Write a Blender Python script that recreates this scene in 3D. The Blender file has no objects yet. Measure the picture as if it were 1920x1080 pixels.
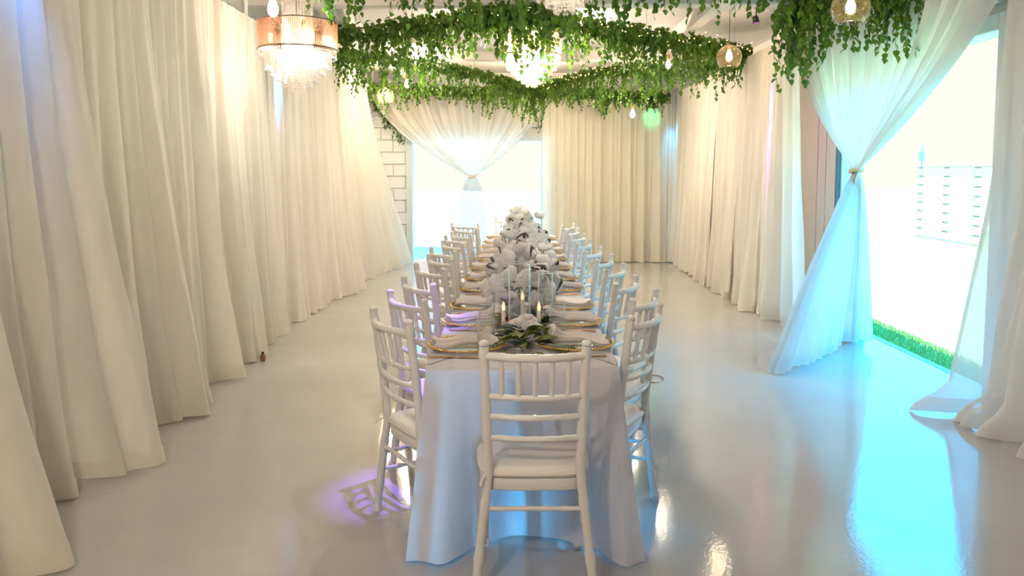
import bpy, math, random
from mathutils import Vector, Matrix
R = math.radians
rnd = random.Random(7)
scn = bpy.context.scene
COL = scn.collection

# ------------------------------------------------------------------ camera
cam_d = bpy.data.cameras.new('camera')
cam_d.sensor_width = 36.0
cam_d.lens = 1500.0 / 1920.0 * 36.0
cam_d.shift_y = -100.0 / 1920.0
cam_d.clip_end = 300
cam = bpy.data.objects.new('camera', cam_d)
COL.objects.link(cam)
cam.location = (0, 0, 1.5)
cam.rotation_euler = (R(90) - math.atan(120 / 1500.0), 0, math.atan(15 / 1500.0))
scn.camera = cam

# ------------------------------------------------------------------ world, sun, exposure
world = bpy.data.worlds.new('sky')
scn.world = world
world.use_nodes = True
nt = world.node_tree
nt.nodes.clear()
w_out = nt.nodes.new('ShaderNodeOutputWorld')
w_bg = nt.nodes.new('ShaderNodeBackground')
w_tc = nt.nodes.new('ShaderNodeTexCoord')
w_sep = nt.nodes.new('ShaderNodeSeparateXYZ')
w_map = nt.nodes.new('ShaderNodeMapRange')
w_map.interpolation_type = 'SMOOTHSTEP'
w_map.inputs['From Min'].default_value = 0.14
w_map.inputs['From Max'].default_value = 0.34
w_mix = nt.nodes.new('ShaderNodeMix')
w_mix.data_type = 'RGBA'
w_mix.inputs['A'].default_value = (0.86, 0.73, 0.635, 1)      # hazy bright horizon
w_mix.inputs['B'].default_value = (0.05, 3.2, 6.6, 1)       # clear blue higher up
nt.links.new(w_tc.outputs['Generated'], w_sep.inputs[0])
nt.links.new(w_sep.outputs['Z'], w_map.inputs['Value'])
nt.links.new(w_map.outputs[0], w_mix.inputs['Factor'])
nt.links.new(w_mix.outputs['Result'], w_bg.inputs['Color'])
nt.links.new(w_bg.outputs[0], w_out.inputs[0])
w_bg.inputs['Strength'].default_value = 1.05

sun_d = bpy.data.lights.new('sun', 'SUN')
sun_d.energy = 7.6
sun_d.angle = R(0.6)
sun_d.color = (1.0, 0.95, 0.85)
sun = bpy.data.objects.new('sun', sun_d)
COL.objects.link(sun)
sun.rotation_euler = Vector((0.085, 0.02, -1)).to_track_quat('-Z', 'Y').to_euler()

scn.view_settings.view_transform = 'Standard'
scn.view_settings.look = 'None'
scn.view_settings.gamma = 1.0
scn.view_settings.use_curve_mapping = False
scn.view_settings.exposure = 0.44
try:
    scn.cycles.max_bounces = 6
    scn.cycles.diffuse_bounces = 3
    scn.cycles.glossy_bounces = 3
    scn.cycles.transmission_bounces = 4
    scn.cycles.transparent_max_bounces = 9
    scn.cycles.sample_clamp_indirect = 6.0
    scn.cycles.caustics_reflective = False
    scn.cycles.caustics_refractive = False
    scn.cycles.use_denoising = True
    scn.cycles.use_adaptive_sampling = True
    scn.cycles.adaptive_threshold = 0.14
except Exception:
    pass
CHAND_W = 275.0      # watts of each crystal chandelier
BULB_W = 15.0        # watts of each filament bulb
WARM = (1.0, 0.90, 0.76)

# ------------------------------------------------------------------ materials
def newmat(name):
    m = bpy.data.materials.new(name)
    m.use_nodes = True
    m.node_tree.nodes.clear()
    return m, m.node_tree

def principled(name, col, rough=0.5, metal=0.0, noise=None, bump=None, spec=0.5, coat=0.0):
    m, t = newmat(name)
    o = t.nodes.new('ShaderNodeOutputMaterial')
    p = t.nodes.new('ShaderNodeBsdfPrincipled')
    t.links.new(p.outputs[0], o.inputs[0])
    p.inputs['Base Color'].default_value = (*col, 1)
    p.inputs['Roughness'].default_value = rough
    p.inputs['Metallic'].default_value = metal
    p.inputs['Specular IOR Level'].default_value = spec
    p.inputs['Coat Weight'].default_value = coat
    tc = t.nodes.new('ShaderNodeTexCoord')
    if noise:
        sc, amt = noise
        n = t.nodes.new('ShaderNodeTexNoise')
        n.inputs['Scale'].default_value = sc
        n.inputs['Detail'].default_value = 4
        t.links.new(tc.outputs['Object'], n.inputs['Vector'])
        mx = t.nodes.new('ShaderNodeMix')
        mx.data_type = 'RGBA'
        mx.inputs['A'].default_value = (*[c * (1 - amt) for c in col], 1)
        mx.inputs['B'].default_value = (*[min(1, c * (1 + amt)) for c in col], 1)
        t.links.new(n.outputs['Fac'], mx.inputs['Factor'])
        t.links.new(mx.outputs['Result'], p.inputs['Base Color'])
    if bump:
        sc, st = bump
        n = t.nodes.new('ShaderNodeTexNoise')
        n.inputs['Scale'].default_value = sc
        n.inputs['Detail'].default_value = 5
        t.links.new(tc.outputs['Object'], n.inputs['Vector'])
        b = t.nodes.new('ShaderNodeBump')
        b.inputs['Strength'].default_value = st
        b.inputs['Distance'].default_value = 0.01
        t.links.new(n.outputs['Fac'], b.inputs['Height'])
        t.links.new(b.outputs[0], p.inputs['Normal'])
    return m

def fabric(name, col, transp, transl=0.45, weave=900, bump=0.15):
    """thin cloth: woven threads that scatter light to both sides, with open holes between them"""
    m, t = newmat(name)
    o = t.nodes.new('ShaderNodeOutputMaterial')
    d = t.nodes.new('ShaderNodeBsdfDiffuse')
    tr = t.nodes.new('ShaderNodeBsdfTranslucent')
    tp = t.nodes.new('ShaderNodeBsdfTransparent')
    mx1 = t.nodes.new('ShaderNodeMixShader')
    mx2 = t.nodes.new('ShaderNodeMixShader')
    tc = t.nodes.new('ShaderNodeTexCoord')
    n = t.nodes.new('ShaderNodeTexNoise')
    n.inputs['Scale'].default_value = 14
    n.inputs['Detail'].default_value = 3
    mp = t.nodes.new('ShaderNodeMapping')
    mp.inputs['Scale'].default_value = (1, 1, 0.25)
    t.links.new(tc.outputs['Object'], mp.inputs[0])
    t.links.new(mp.outputs[0], n.inputs['Vector'])
    cr = t.nodes.new('ShaderNodeMix')
    cr.data_type = 'RGBA'
    cr.inputs['A'].default_value = (*[c * 0.95 for c in col], 1)
    cr.inputs['B'].default_value = (*[min(1, c * 1.04) for c in col], 1)
    t.links.new(n.outputs['Fac'], cr.inputs['Factor'])
    t.links.new(cr.outputs['Result'], d.inputs['Color'])
    t.links.new(cr.outputs['Result'], tr.inputs['Color'])
    if bump:
        b = t.nodes.new('ShaderNodeBump')
        b.inputs['Strength'].default_value = bump
        b.inputs['Distance'].default_value = 0.02
        n2 = t.nodes.new('ShaderNodeTexNoise')
        n2.inputs['Scale'].default_value = 5
        n2.inputs['Detail'].default_value = 4
        n2.inputs['Distortion'].default_value = 0.6
        mp2 = t.nodes.new('ShaderNodeMapping')
        mp2.inputs['Scale'].default_value = (2.2, 2.2, 0.6)
        t.links.new(tc.outputs['Object'], mp2.inputs[0])
        t.links.new(mp2.outputs[0], n2.inputs['Vector'])
        t.links.new(n2.outputs['Fac'], b.inputs['Height'])
        t.links.new(b.outputs[0], d.inputs['Normal'])
        t.links.new(b.outputs[0], tr.inputs['Normal'])
    mx1.inputs[0].default_value = transl
    t.links.new(d.outputs[0], mx1.inputs[1])
    t.links.new(tr.outputs[0], mx1.inputs[2])
    if transp > 0:
        mx2.inputs[0].default_value = transp
        t.links.new(mx1.outputs[0], mx2.inputs[1])
        t.links.new(tp.outputs[0], mx2.inputs[2])
        t.links.new(mx2.outputs[0], o.inputs[0])
    else:
        t.nodes.remove(tp)
        t.nodes.remove(mx2)
        t.links.new(mx1.outputs[0], o.inputs[0])
    return m

def thin_glass(name, tint=(1, 1, 1), rough=0.03, base=0.04, body=0.0, bodycol=(1, 1, 1), power=3.2, edge=0.0):
    m, t = newmat(name)
    o = t.nodes.new('ShaderNodeOutputMaterial')
    g = t.nodes.new('ShaderNodeBsdfGlossy')
    g.inputs['Roughness'].default_value = rough
    tp = t.nodes.new('ShaderNodeBsdfTransparent')
    tp.inputs['Color'].default_value = (*tint, 1)
    lw = t.nodes.new('ShaderNodeLayerWeight')
    lw.inputs['Blend'].default_value = 0.5
    fr = t.nodes.new('ShaderNodeMath')
    fr.operation = 'POWER'
    fr.inputs[1].default_value = power
    t.links.new(lw.outputs['Facing'], fr.inputs[0])
    ad = t.nodes.new('ShaderNodeMath')
    ad.operation = 'ADD'
    ad.inputs[1].default_value = base
    ad.use_clamp = True
    t.links.new(fr.outputs[0], ad.inputs[0])
    mx = t.nodes.new('ShaderNodeMixShader')
    t.links.new(ad.outputs[0], mx.inputs[0])
    t.links.new(tp.outputs[0], mx.inputs[1])
    t.links.new(g.outputs[0], mx.inputs[2])
    last = mx
    if body:
        tr = t.nodes.new('ShaderNodeBsdfTranslucent')
        tr.inputs['Color'].default_value = (*bodycol, 1)
        mb = t.nodes.new('ShaderNodeMixShader')
        mb.inputs[0].default_value = body
        if edge:      # white body at grazing sides stands in for bright refracted edges
            em = t.nodes.new('ShaderNodeMath')
            em.operation = 'MULTIPLY_ADD'
            ep = t.nodes.new('ShaderNodeMath')
            ep.operation = 'POWER'
            ep.inputs[1].default_value = 5.0
            t.links.new(lw.outputs['Facing'], ep.inputs[0])
            t.links.new(ep.outputs[0], em.inputs[0])
            em.inputs[1].default_value = edge
            em.inputs[2].default_value = body
            em.use_clamp = True
            t.links.new(em.outputs[0], mb.inputs[0])
        t.links.new(mx.outputs[0], mb.inputs[1])
        t.links.new(tr.outputs[0], mb.inputs[2])
        last = mb
    t.links.new(last.outputs[0], o.inputs[0])
    return m

def emit(name, col, s):
    m, t = newmat(name)
    o = t.nodes.new('ShaderNodeOutputMaterial')
    e = t.nodes.new('ShaderNodeEmission')
    e.inputs[0].default_value = (*col, 1)
    e.inputs[1].default_value = s
    t.links.new(e.outputs[0], o.inputs[0])
    return m

def leafmat(name, c1, c2, transl=0.35, rough=0.45):
    m, t = newmat(name)
    o = t.nodes.new('ShaderNodeOutputMaterial')
    p = t.nodes.new('ShaderNodeBsdfPrincipled')
    p.inputs['Roughness'].default_value = rough
    tr = t.nodes.new('ShaderNodeBsdfTranslucent')
    tc = t.nodes.new('ShaderNodeTexCoord')
    n = t.nodes.new('ShaderNodeTexNoise')
    n.inputs['Scale'].default_value = 9
    n.inputs['Detail'].default_value = 5
    geo = t.nodes.new('ShaderNodeNewGeometry')
    t.links.new(geo.outputs['Position'], n.inputs['Vector'])
    rp = t.nodes.new('ShaderNodeValToRGB')
    rp.color_ramp.elements[0].position = 0.3
    rp.color_ramp.elements[0].color = (*c1, 1)
    rp.color_ramp.elements[1].position = 0.7
    rp.color_ramp.elements[1].color = (*c2, 1)
    t.links.new(n.outputs['Fac'], rp.inputs[0])
    t.links.new(rp.outputs[0], p.inputs['Base Color'])
    t.links.new(rp.outputs[0], tr.inputs['Color'])
    mx = t.nodes.new('ShaderNodeMixShader')
    mx.inputs[0].default_value = transl
    t.links.new(p.outputs[0], mx.inputs[1])
    t.links.new(tr.outputs[0], mx.inputs[2])
    t.links.new(mx.outputs[0], o.inputs[0])
    return m

def floor_mat():
    m, t = newmat('white_epoxy_floor')
    o = t.nodes.new('ShaderNodeOutputMaterial')
    p = t.nodes.new('ShaderNodeBsdfPrincipled')
    t.links.new(p.outputs[0], o.inputs[0])
    tc = t.nodes.new('ShaderNodeTexCoord')
    n = t.nodes.new('ShaderNodeTexNoise')
    n.inputs['Scale'].default_value = 1.3
    n.inputs['Detail'].default_value = 6
    n.inputs['Roughness'].default_value = 0.65
    t.links.new(tc.outputs['Object'], n.inputs['Vector'])
    rp = t.nodes.new('ShaderNodeValToRGB')
    rp.color_ramp.elements[0].position = 0.3
    rp.color_ramp.elements[0].color = (0.46, 0.44, 0.425, 1)
    rp.color_ramp.elements[1].position = 0.7
    rp.color_ramp.elements[1].color = (0.51, 0.49, 0.475, 1)
    t.links.new(n.outputs['Fac'], rp.inputs[0])
    # small scuff marks and specks
    v = t.nodes.new('ShaderNodeTexNoise')
    v.inputs['Scale'].default_value = 38
    v.inputs['Detail'].default_value = 3
    t.links.new(tc.outputs['Object'], v.inputs['Vector'])
    r2 = t.nodes.new('ShaderNodeValToRGB')
    r2.color_ramp.elements[0].position = 0.22
    r2.color_ramp.elements[0].color = (0.62, 0.6, 0.58, 1)
    r2.color_ramp.elements[1].position = 0.27
    r2.color_ramp.elements[1].color = (1, 1, 1, 1)
    t.links.new(v.outputs['Fac'], r2.inputs[0])
    mul = t.nodes.new('ShaderNodeMix')
    mul.data_type = 'RGBA'
    mul.blend_type = 'MULTIPLY'
    mul.inputs['Factor'].default_value = 1
    t.links.new(rp.outputs[0], mul.inputs['A'])
    t.links.new(r2.outputs[0], mul.inputs['B'])
    t.links.new(mul.outputs['Result'], p.inputs['Base Color'])
    p.inputs['Roughness'].default_value = 0.085
    p.inputs['Specular IOR Level'].default_value = 1.0
    b = t.nodes.new('ShaderNodeBump')
    b.inputs['Strength'].default_value = 0.05
    b.inputs['Distance'].default_value = 0.01
    n3 = t.nodes.new('ShaderNodeTexNoise')
    n3.inputs['Scale'].default_value = 60
    n3.inputs['Detail'].default_value = 3
    t.links.new(tc.outputs['Object'], n3.inputs['Vector'])
    t.links.new(n3.outputs['Fac'], b.inputs['Height'])
    t.links.new(b.outputs[0], p.inputs['Normal'])
    return m

M = {
    'floor': floor_mat(),
    'wall': principled('painted_wall', (0.78, 0.75, 0.70), 0.75, noise=(3, 0.05), bump=(25, 0.2)),
    'block': principled('painted_block', (0.80, 0.81, 0.81), 0.7, noise=(6, 0.06), bump=(30, 0.35)),
    'ceiling': principled('painted_ceiling', (0.74, 0.70, 0.66), 0.8, noise=(2.5, 0.06), bump=(12, 0.25)),
    'beam': principled('painted_beam', (0.74, 0.70, 0.65), 0.7, noise=(5, 0.08)),
    'jamb': principled('door_jamb_paint', (0.62, 0.70, 0.74), 0.5, noise=(5, 0.05)),
    'jamb_dark': principled('dark_door_track', (0.06, 0.16, 0.22), 0.45),
    'drape': fabric('ivory_voile', (0.965, 0.925, 0.84), 0.0, 0.45),
    'drape_back': fabric('ivory_voile_thin', (0.965, 0.92, 0.80), 0.0, 0.45),
    'sheer': fabric('white_sheer', (0.94, 0.94, 0.92), 0.24, 0.5, bump=0.08),
    'sheer_back': fabric('ivory_sheer', (0.95, 0.91, 0.84), 0.22, 0.45, bump=0.05),
    'cloth': fabric('white_tablecloth', (0.86, 0.85, 0.88), 0.0, 0.32, bump=0.06),
    'napkin': fabric('napkin_linen', (0.93, 0.87, 0.84), 0.0, 0.3, bump=0.12),
    'tie': principled('gold_tieback', (0.72, 0.58, 0.42), 0.5, noise=(20, 0.15)),
    'chair': principled('white_chair_lacquer', (0.84, 0.83, 0.82), 0.28, spec=0.5, noise=(7, 0.03)),
    'cushion': principled('white_vinyl_cushion', (0.86, 0.82, 0.78), 0.42, bump=(40, 0.1)),
    'gold': principled('gold_metal', (0.92, 0.56, 0.16), 0.22, 1.0),
    'copper': principled('copper_flatware', (0.72, 0.36, 0.14), 0.25, 1.0),
    'glass': thin_glass('clear_glass', (0.985, 0.99, 0.988), 0.02, 0.06, 0.04, (1.0, 1.0, 1.0), power=2.4, edge=0.9),
    'plate': thin_glass('glass_charger', (0.93, 0.93, 0.93), 0.06, 0.10, 0.16, (0.9, 0.88, 0.86)),
    'glassrim': thin_glass('bright_glass_rim', (0.9, 0.92, 0.92), 0.05, 0.30, 0.6, (1.0, 1.0, 1.0)),
    'water': thin_glass('water', (0.95, 0.98, 0.98), 0.01, 0.12),
    'globe': thin_glass('amber_glass', (1.0, 0.90, 0.75), 0.12, 0.02, 0.03, (1.0, 0.72, 0.45)),
    'bulb': emit('filament_bulb_glow', (1.0, 0.72, 0.42), 9.0),
    'bulbglass': thin_glass('bulb_glass', (1.0, 0.93, 0.80), 0.05, 0.04, 0.25, (1.0, 0.9, 0.75)),
    'fairy': emit('fairy_light_glow', (1.0, 0.66, 0.18), 6.0),
    'candleflame': emit('led_candle_tip', (1.0, 0.62, 0.36), 1.1),
    'wax': principled('ivory_wax', (0.86, 0.80, 0.72), 0.45),
    'crystal': thin_glass('crystal_bead', (0.97, 0.95, 0.93), 0.08, 0.24, 0.09, (1.0, 0.90, 0.80)),
    'shade': thin_glass('bronze_mesh_shade', (0.62, 0.46, 0.36), 0.25, 0.05, 0.30, (0.50, 0.34, 0.25)),
    'bronze': principled('bronze_ring', (0.28, 0.20, 0.15), 0.35, 0.8),
    'brass': principled('brass_socket', (0.55, 0.30, 0.12), 0.35, 0.9),
    'cord': principled('dark_cord', (0.05, 0.04, 0.03), 0.6),
    'ivy': leafmat('ivy_leaf', (0.035, 0.11, 0.010), (0.18, 0.33, 0.035)),
    'ivydark': leafmat('ivy_leaf_dark', (0.04, 0.13, 0.018), (0.12, 0.28, 0.04)),  # second leaf tone, mixed at random among the single leaves
    'vine': principled('vine_stem', (0.10, 0.12, 0.04), 0.7),
    'olive': leafmat('olive_leaf', (0.045, 0.075, 0.014), (0.22, 0.25, 0.05), 0.2),
    'teal': leafmat('eucalyptus_leaf', (0.02, 0.06, 0.05), (0.05, 0.12, 0.11), 0.2),
    'cotton': fabric('cotton_fluff', (0.97, 0.96, 0.95), 0.0, 0.45, bump=0.2),
    'bract': principled('dried_bract', (0.055, 0.045, 0.045), 0.8, noise=(20, 0.3)),
    'petal': fabric('white_petal', (0.93, 0.90, 0.90), 0.0, 0.35, bump=0.1),
    'pinkpetal': fabric('coral_petal', (0.80, 0.30, 0.24), 0.0, 0.3, bump=0.1),
    'grass': leafmat('lawn', (0.24, 0.38, 0.10), (0.36, 0.50, 0.16), 0.2, 0.8),
    'lawn': principled('lawn_ground', (0.42, 0.48, 0.20), 0.9, noise=(3, 0.2), bump=(40, 0.4)),
    'fence': principled('cedar_board', (0.95, 0.58, 0.33), 0.6, noise=(6, 0.06)),
    'post': principled('cedar_post', (0.40, 0.24, 0.18), 0.7, noise=(6, 0.15)),
    'steel': principled('grey_steel', (0.35, 0.42, 0.48), 0.4, 0.8),
    'black': principled('black_plastic', (0.03, 0.03, 0.035), 0.5),
    'patio': principled('pale_concrete', (0.75, 0.72, 0.66), 0.8, noise=(2, 0.05)),
    'amber': principled('brown_bottle', (0.25, 0.13, 0.05), 0.2),
    'roof': principled('roof_membrane', (0.5, 0.5, 0.5), 0.9),
}
# ------------------------------------------------------------------ mesh helpers
class MB:
    def __init__(s):
        s.v = []
        s.f = []
    def add(s, verts, faces):
        o = len(s.v)
        s.v += [tuple(p) for p in verts]
        s.f += [tuple(i + o for i in f) for f in faces]
        return s
    def box(s, x0, x1, y0, y1, z0, z1):
        v = [(x, y, z) for z in (z0, z1) for y in (y0, y1) for x in (x0, x1)]
        return s.add(v, [(0, 2, 3, 1), (4, 5, 7, 6), (0, 1, 5, 4), (2, 6, 7, 3), (0, 4, 6, 2), (1, 3, 7, 5)])
    def bevbox(s, x0, x1, y0, y1, z0, z1, b):
        # box with its vertical and horizontal edges chamfered (a rounded block)
        v = []
        for (zz, ins) in ((z0, b), (z0 + b, 0), (z1 - b, 0), (z1, b)):
            a0, a1, c0, c1 = x0 + ins, x1 - ins, y0 + ins, y1 - ins
            v += [(a0 + b, c0, zz), (a1 - b, c0, zz), (a1, c0 + b, zz), (a1, c1 - b, zz),
                  (a1 - b, c1, zz), (a0 + b, c1, zz), (a0, c1 - b, zz), (a0, c0 + b, zz)]
        f = [tuple(reversed(range(8))), tuple(range(24, 32))]
        for k in range(3):
            for i in range(8):
                j = (i + 1) % 8
                f.append((k * 8 + i, k * 8 + j, k * 8 + 8 + j, k * 8 + 8 + i))
        return s.add(v, f)
    def tube(s, pts, rad, n=8, cap=True, flat=1.0):
        pts = [Vector(p) for p in pts]
        if not isinstance(rad, (list, tuple)):
            rad = [rad] * len(pts)
        v = []
        prev = None
        for i, p in enumerate(pts):
            d = (pts[min(i + 1, len(pts) - 1)] - pts[max(i - 1, 0)])
            d = d.normalized() if d.length > 1e-9 else Vector((0, 0, 1))
            if prev is None:
                a = Vector((0, 0, 1)) if abs(d.z) < 0.9 else Vector((1, 0, 0))
                u = d.cross(a).normalized()
            else:
                u = (prev - d * prev.dot(d)).normalized()
            prev = u
            w = d.cross(u)
            for k in range(n):
                a = 2 * math.pi * k / n
                v.append(p + (u * math.cos(a) + w * math.sin(a) * flat) * rad[i])
        f = []
        for i in range(len(pts) - 1):
            for k in range(n):
                k2 = (k + 1) % n
                f.append((i * n + k, i * n + k2, (i + 1) * n + k2, (i + 1) * n + k))
        if cap:
            f.append(tuple(reversed(range(n))))
            f.append(tuple((len(pts) - 1) * n + k for k in range(n)))
        return s.add(v, f)
    def lathe(s, prof, n=24, c=(0, 0, 0), close=False):
        v = []
        for r, z in prof:
            for k in range(n):
                a = 2 * math.pi * k / n
                v.append((c[0] + r * math.cos(a), c[1] + r * math.sin(a), c[2] + z))
        f = []
        for i in range(len(prof) - 1):
            for k in range(n):
                k2 = (k + 1) % n
                f.append((i * n + k, i * n + k2, (i + 1) * n + k2, (i + 1) * n + k))
        if close:
            f.append(tuple(reversed(range(n))))
            f.append(tuple((len(prof) - 1) * n + k for k in range(n)))
        return s.add(v, f)
    def grid(s, fn, nu, nv, wrapu=False):
        v = [fn(i / nu, j / nv) for j in range(nv + 1) for i in range(nu + (0 if wrapu else 1))]
        w = nu if wrapu else nu + 1
        f = []
        for j in range(nv):
            for i in range(nu):
                i2 = (i + 1) % w
                f.append((j * w + i, j * w + i2, (j + 1) * w + i2, (j + 1) * w + i))
        return s.add(v, f)
    def mesh(s, name, mat, smooth=True):
        me = bpy.data.meshes.new(name)
        me.from_pydata(s.v, [], s.f)
        me.materials.append(M[mat] if isinstance(mat, str) else mat)
        if smooth:
            me.polygons.foreach_set('use_smooth', [True] * len(me.polygons))
            try:
                me.set_sharp_from_angle(angle=R(50))
            except Exception:
                pass
        me.update()
        return me

def link(name, me, parent=None, loc=None, rot=None, scale=None):
    o = bpy.data.objects.new(name, me)
    COL.objects.link(o)
    if parent is not None:
        o.parent = parent
    if loc is not None:
        o.location = loc
    if rot is not None:
        o.rotation_euler = rot
    if scale is not None:
        o.scale = (scale,) * 3 if isinstance(scale, (int, float)) else scale
    return o

def tag(o, label, cat, group=None, kind=None):
    o['label'] = label
    o['category'] = cat
    if group:
        o['group'] = group
    if kind:
        o['kind'] = kind
    return o

def thing(name, label, cat, loc=(0, 0, 0), rz=0.0, group=None):
    o = bpy.data.objects.new(name, None)
    o.empty_display_size = 0.1
    COL.objects.link(o)
    o.location = loc
    o.rotation_euler = (0, 0, rz)
    return tag(o, label, cat, group)

def struct(name, me, label=None, parent=None):
    o = link(name, me, parent)
    if parent is None:
        o['kind'] = 'structure'
        if label:
            o['label'] = label
    return o

def copy_tree(src, parent=None):
    c = src.copy()
    COL.objects.link(c)
    c.parent = parent
    for ch in list(src.children):
        copy_tree(ch, c)
    return c

def lerp(a, b, t):
    return a + (b - a) * t

def smooth(t):
    t = max(0.0, min(1.0, t))
    return t * t * (3 - 2 * t)

def catmull(pts, n):
    pts = [Vector(p) for p in pts]
    out = []
    m = len(pts) - 1
    for i in range(n + 1):
        t = i / n * m
        k = min(int(t), m - 1)
        f = t - k
        p0, p1, p2, p3 = pts[max(k - 1, 0)], pts[k], pts[k + 1], pts[min(k + 2, m)]
        out.append(0.5 * ((2 * p1) + (p2 - p0) * f + (2 * p0 - 5 * p1 + 4 * p2 - p3) * f * f + (3 * p1 - p0 - 3 * p2 + p3) * f ** 3))
    return out
ORD = ['first', 'second', 'third', 'fourth', 'fifth', 'sixth', 'seventh', 'eighth', 'ninth', 'tenth', 'eleventh', 'twelfth']

# ------------------------------------------------------------------ the room
XL, XR, YB, YF, ZC = -2.5, 3.05, 13.3, -3.0, 3.1
struct('floor', MB().box(XL - 0.2, XR + 0.17, YF - 0.2, YB + 0.22, -0.2, 0.0).mesh('floor', 'floor', False), 'glossy white epoxy floor of the hall')
struct('ceiling', MB().box(XL - 0.2, XR + 0.2, YF - 0.2, YB + 0.2, ZC, 3.55).mesh('ceiling', 'ceiling', False), 'rough white painted ceiling above the garlands')
struct('wall_left', MB().box(XL - 0.2, XL, YF, YB, 0, ZC).mesh('wall_left', 'wall', False), 'white wall behind the long row of ivory drapes')
struct('wall_front', MB().box(XL, XR, YF - 0.2, YF, 0, ZC).mesh('wall_front', 'wall', False), 'plain white wall behind the viewer')
DY0, DY1, DZ = 5.16, 7.58, 2.40          # the wide door in the right wall
mb = MB()
mb.box(XR, XR + 0.15, YF, DY0, 0, ZC)
mb.box(XR, XR + 0.15, DY1, YB, 0, ZC)
mb.box(XR, XR + 0.15, DY0, DY1, DZ, ZC)
struct('wall_right', mb.mesh('wall_right', 'wall', False), 'white wall on the garden side with a wide open doorway')
BX0, BX1, BZ = -1.80, 0.36, 2.0          # the bright opening in the back wall
mb = MB()
mb.box(XL - 0.2, BX0, YB + 0.02, YB + 0.2, 0, ZC)
mb.box(BX1, XR, YB + 0.02, YB + 0.2, 0, ZC)
mb.box(BX0, BX1, YB + 0.02, YB + 0.2, BZ, ZC)
wall_back = struct('wall_back', mb.mesh('wall_back', 'block', False), 'white painted block wall at the far end of the hall')
blk = [MB().bevbox(-w / 2, w / 2, 0, 0.03, -0.095, 0.095, 0.006).mesh('block', 'block', False) for w in (0.39, 0.19, 0.29)]
for r in range(15):
    z = 0.105 + r * 0.2
    x = XL + (0.0 if r % 2 else -0.2)
    while x < 0.5:
        x1 = x + 0.4
        a, b = max(x, XL), x1
        if z < BZ:
            b = min(b, BX0)
        if a < b - 0.1 and z < 3.05:
            wid = b - a
            k = 0 if wid > 0.35 else (2 if wid > 0.25 else 1)
            o = link('block', blk[k], wall_back, ((a + b) / 2, YB - 0.01 + rnd.uniform(-0.003, 0.003), z))
            o.scale.x = (wid - 0.01) / (0.39, 0.19, 0.29)[k]
        x = x1
# back door frame
mb = MB()
mb.box(BX0 - 0.09, BX0 + 0.012, YB - 0.04, YB + 0.21, 0, BZ + 0.09)
fr = struct('door_2', mb.mesh('door_post', 'jamb', False), 'pale frame of the bright back doorway')
link('door_post', MB().box(BX1 - 0.012, BX1 + 0.09, YB - 0.04, YB + 0.21, 0, BZ + 0.09).mesh('door_post', 'jamb', False), fr)
link('door_head', MB().box(BX0 + 0.013, BX1 - 0.013, YB - 0.04, YB + 0.21, BZ - 0.012, BZ + 0.09).mesh('door_head', 'jamb', False), fr)
# garden door frame
fr = struct('door_1', MB().bevbox(XR - 0.03, XR + 0.16, DY0 - 0.12, DY0 + 0.012, 0, DZ + 0.1, 0.006).mesh('door_post', 'jamb', False), 'pale frame of the wide garden doorway')
link('door_post', MB().bevbox(XR - 0.03, XR + 0.16, DY1 - 0.012, DY1 + 0.1, 0, DZ + 0.1, 0.006).mesh('door_post', 'jamb', False), fr)
link('door_head', MB().bevbox(XR - 0.03, XR + 0.16, DY0 + 0.013, DY1 - 0.013, DZ - 0.012, DZ + 0.1, 0.006).mesh('door_head', 'jamb', False), fr)
link('door_track', MB().box(XR - 0.06, XR - 0.031, DY1 + 0.01, DY1 + 0.06, 0, DZ + 0.1).mesh('door_track', 'jamb_dark', False), fr)
rb = [(XR - 0.085 + 0.08 * math.cos(a), 0, 2.62 + 0.08 * math.sin(a)) for a in [2 * math.pi * k / 20 for k in range(20)]]
mb = MB()
mb.add([(p[0], y, p[2]) for y in (DY0 - 0.1, DY1 + 0.3) for p in rb],
       [(k, (k + 1) % 20, 20 + (k + 1) % 20, 20 + k) for k in range(20)] + [tuple(range(20)), tuple(reversed(range(20, 40)))])
link('rolled_door', mb.mesh('rolled_door', 'jamb'), fr)
# ceiling beams and conduit
for i, (x0, x1, y0, y1, z0, lab) in enumerate([
        (1.72, 1.86, 4.0, YB, 2.96, 'white beam running the length of the ceiling'),
        (-1.86, -1.72, 4.0, YB, 2.96, None),
        (XL, XR, 7.3, 7.48, 2.98, 'white cross beam above the chandeliers'),
        (XL, XR, 10.9, 11.08, 2.98, None),
        (XL, XR, 3.4, 3.58, 2.98, None)]):
    struct('trim_%d' % (i + 1), MB().bevbox(x0, x1, y0, y1, z0, ZC, 0.01).mesh('beam', 'beam', False), lab)
struct('trim_6', MB().tube([(0.4, YB - 0.05, 3.02), (XR, YB - 0.05, 3.02)], 0.012).mesh('conduit', 'beam'))

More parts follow.
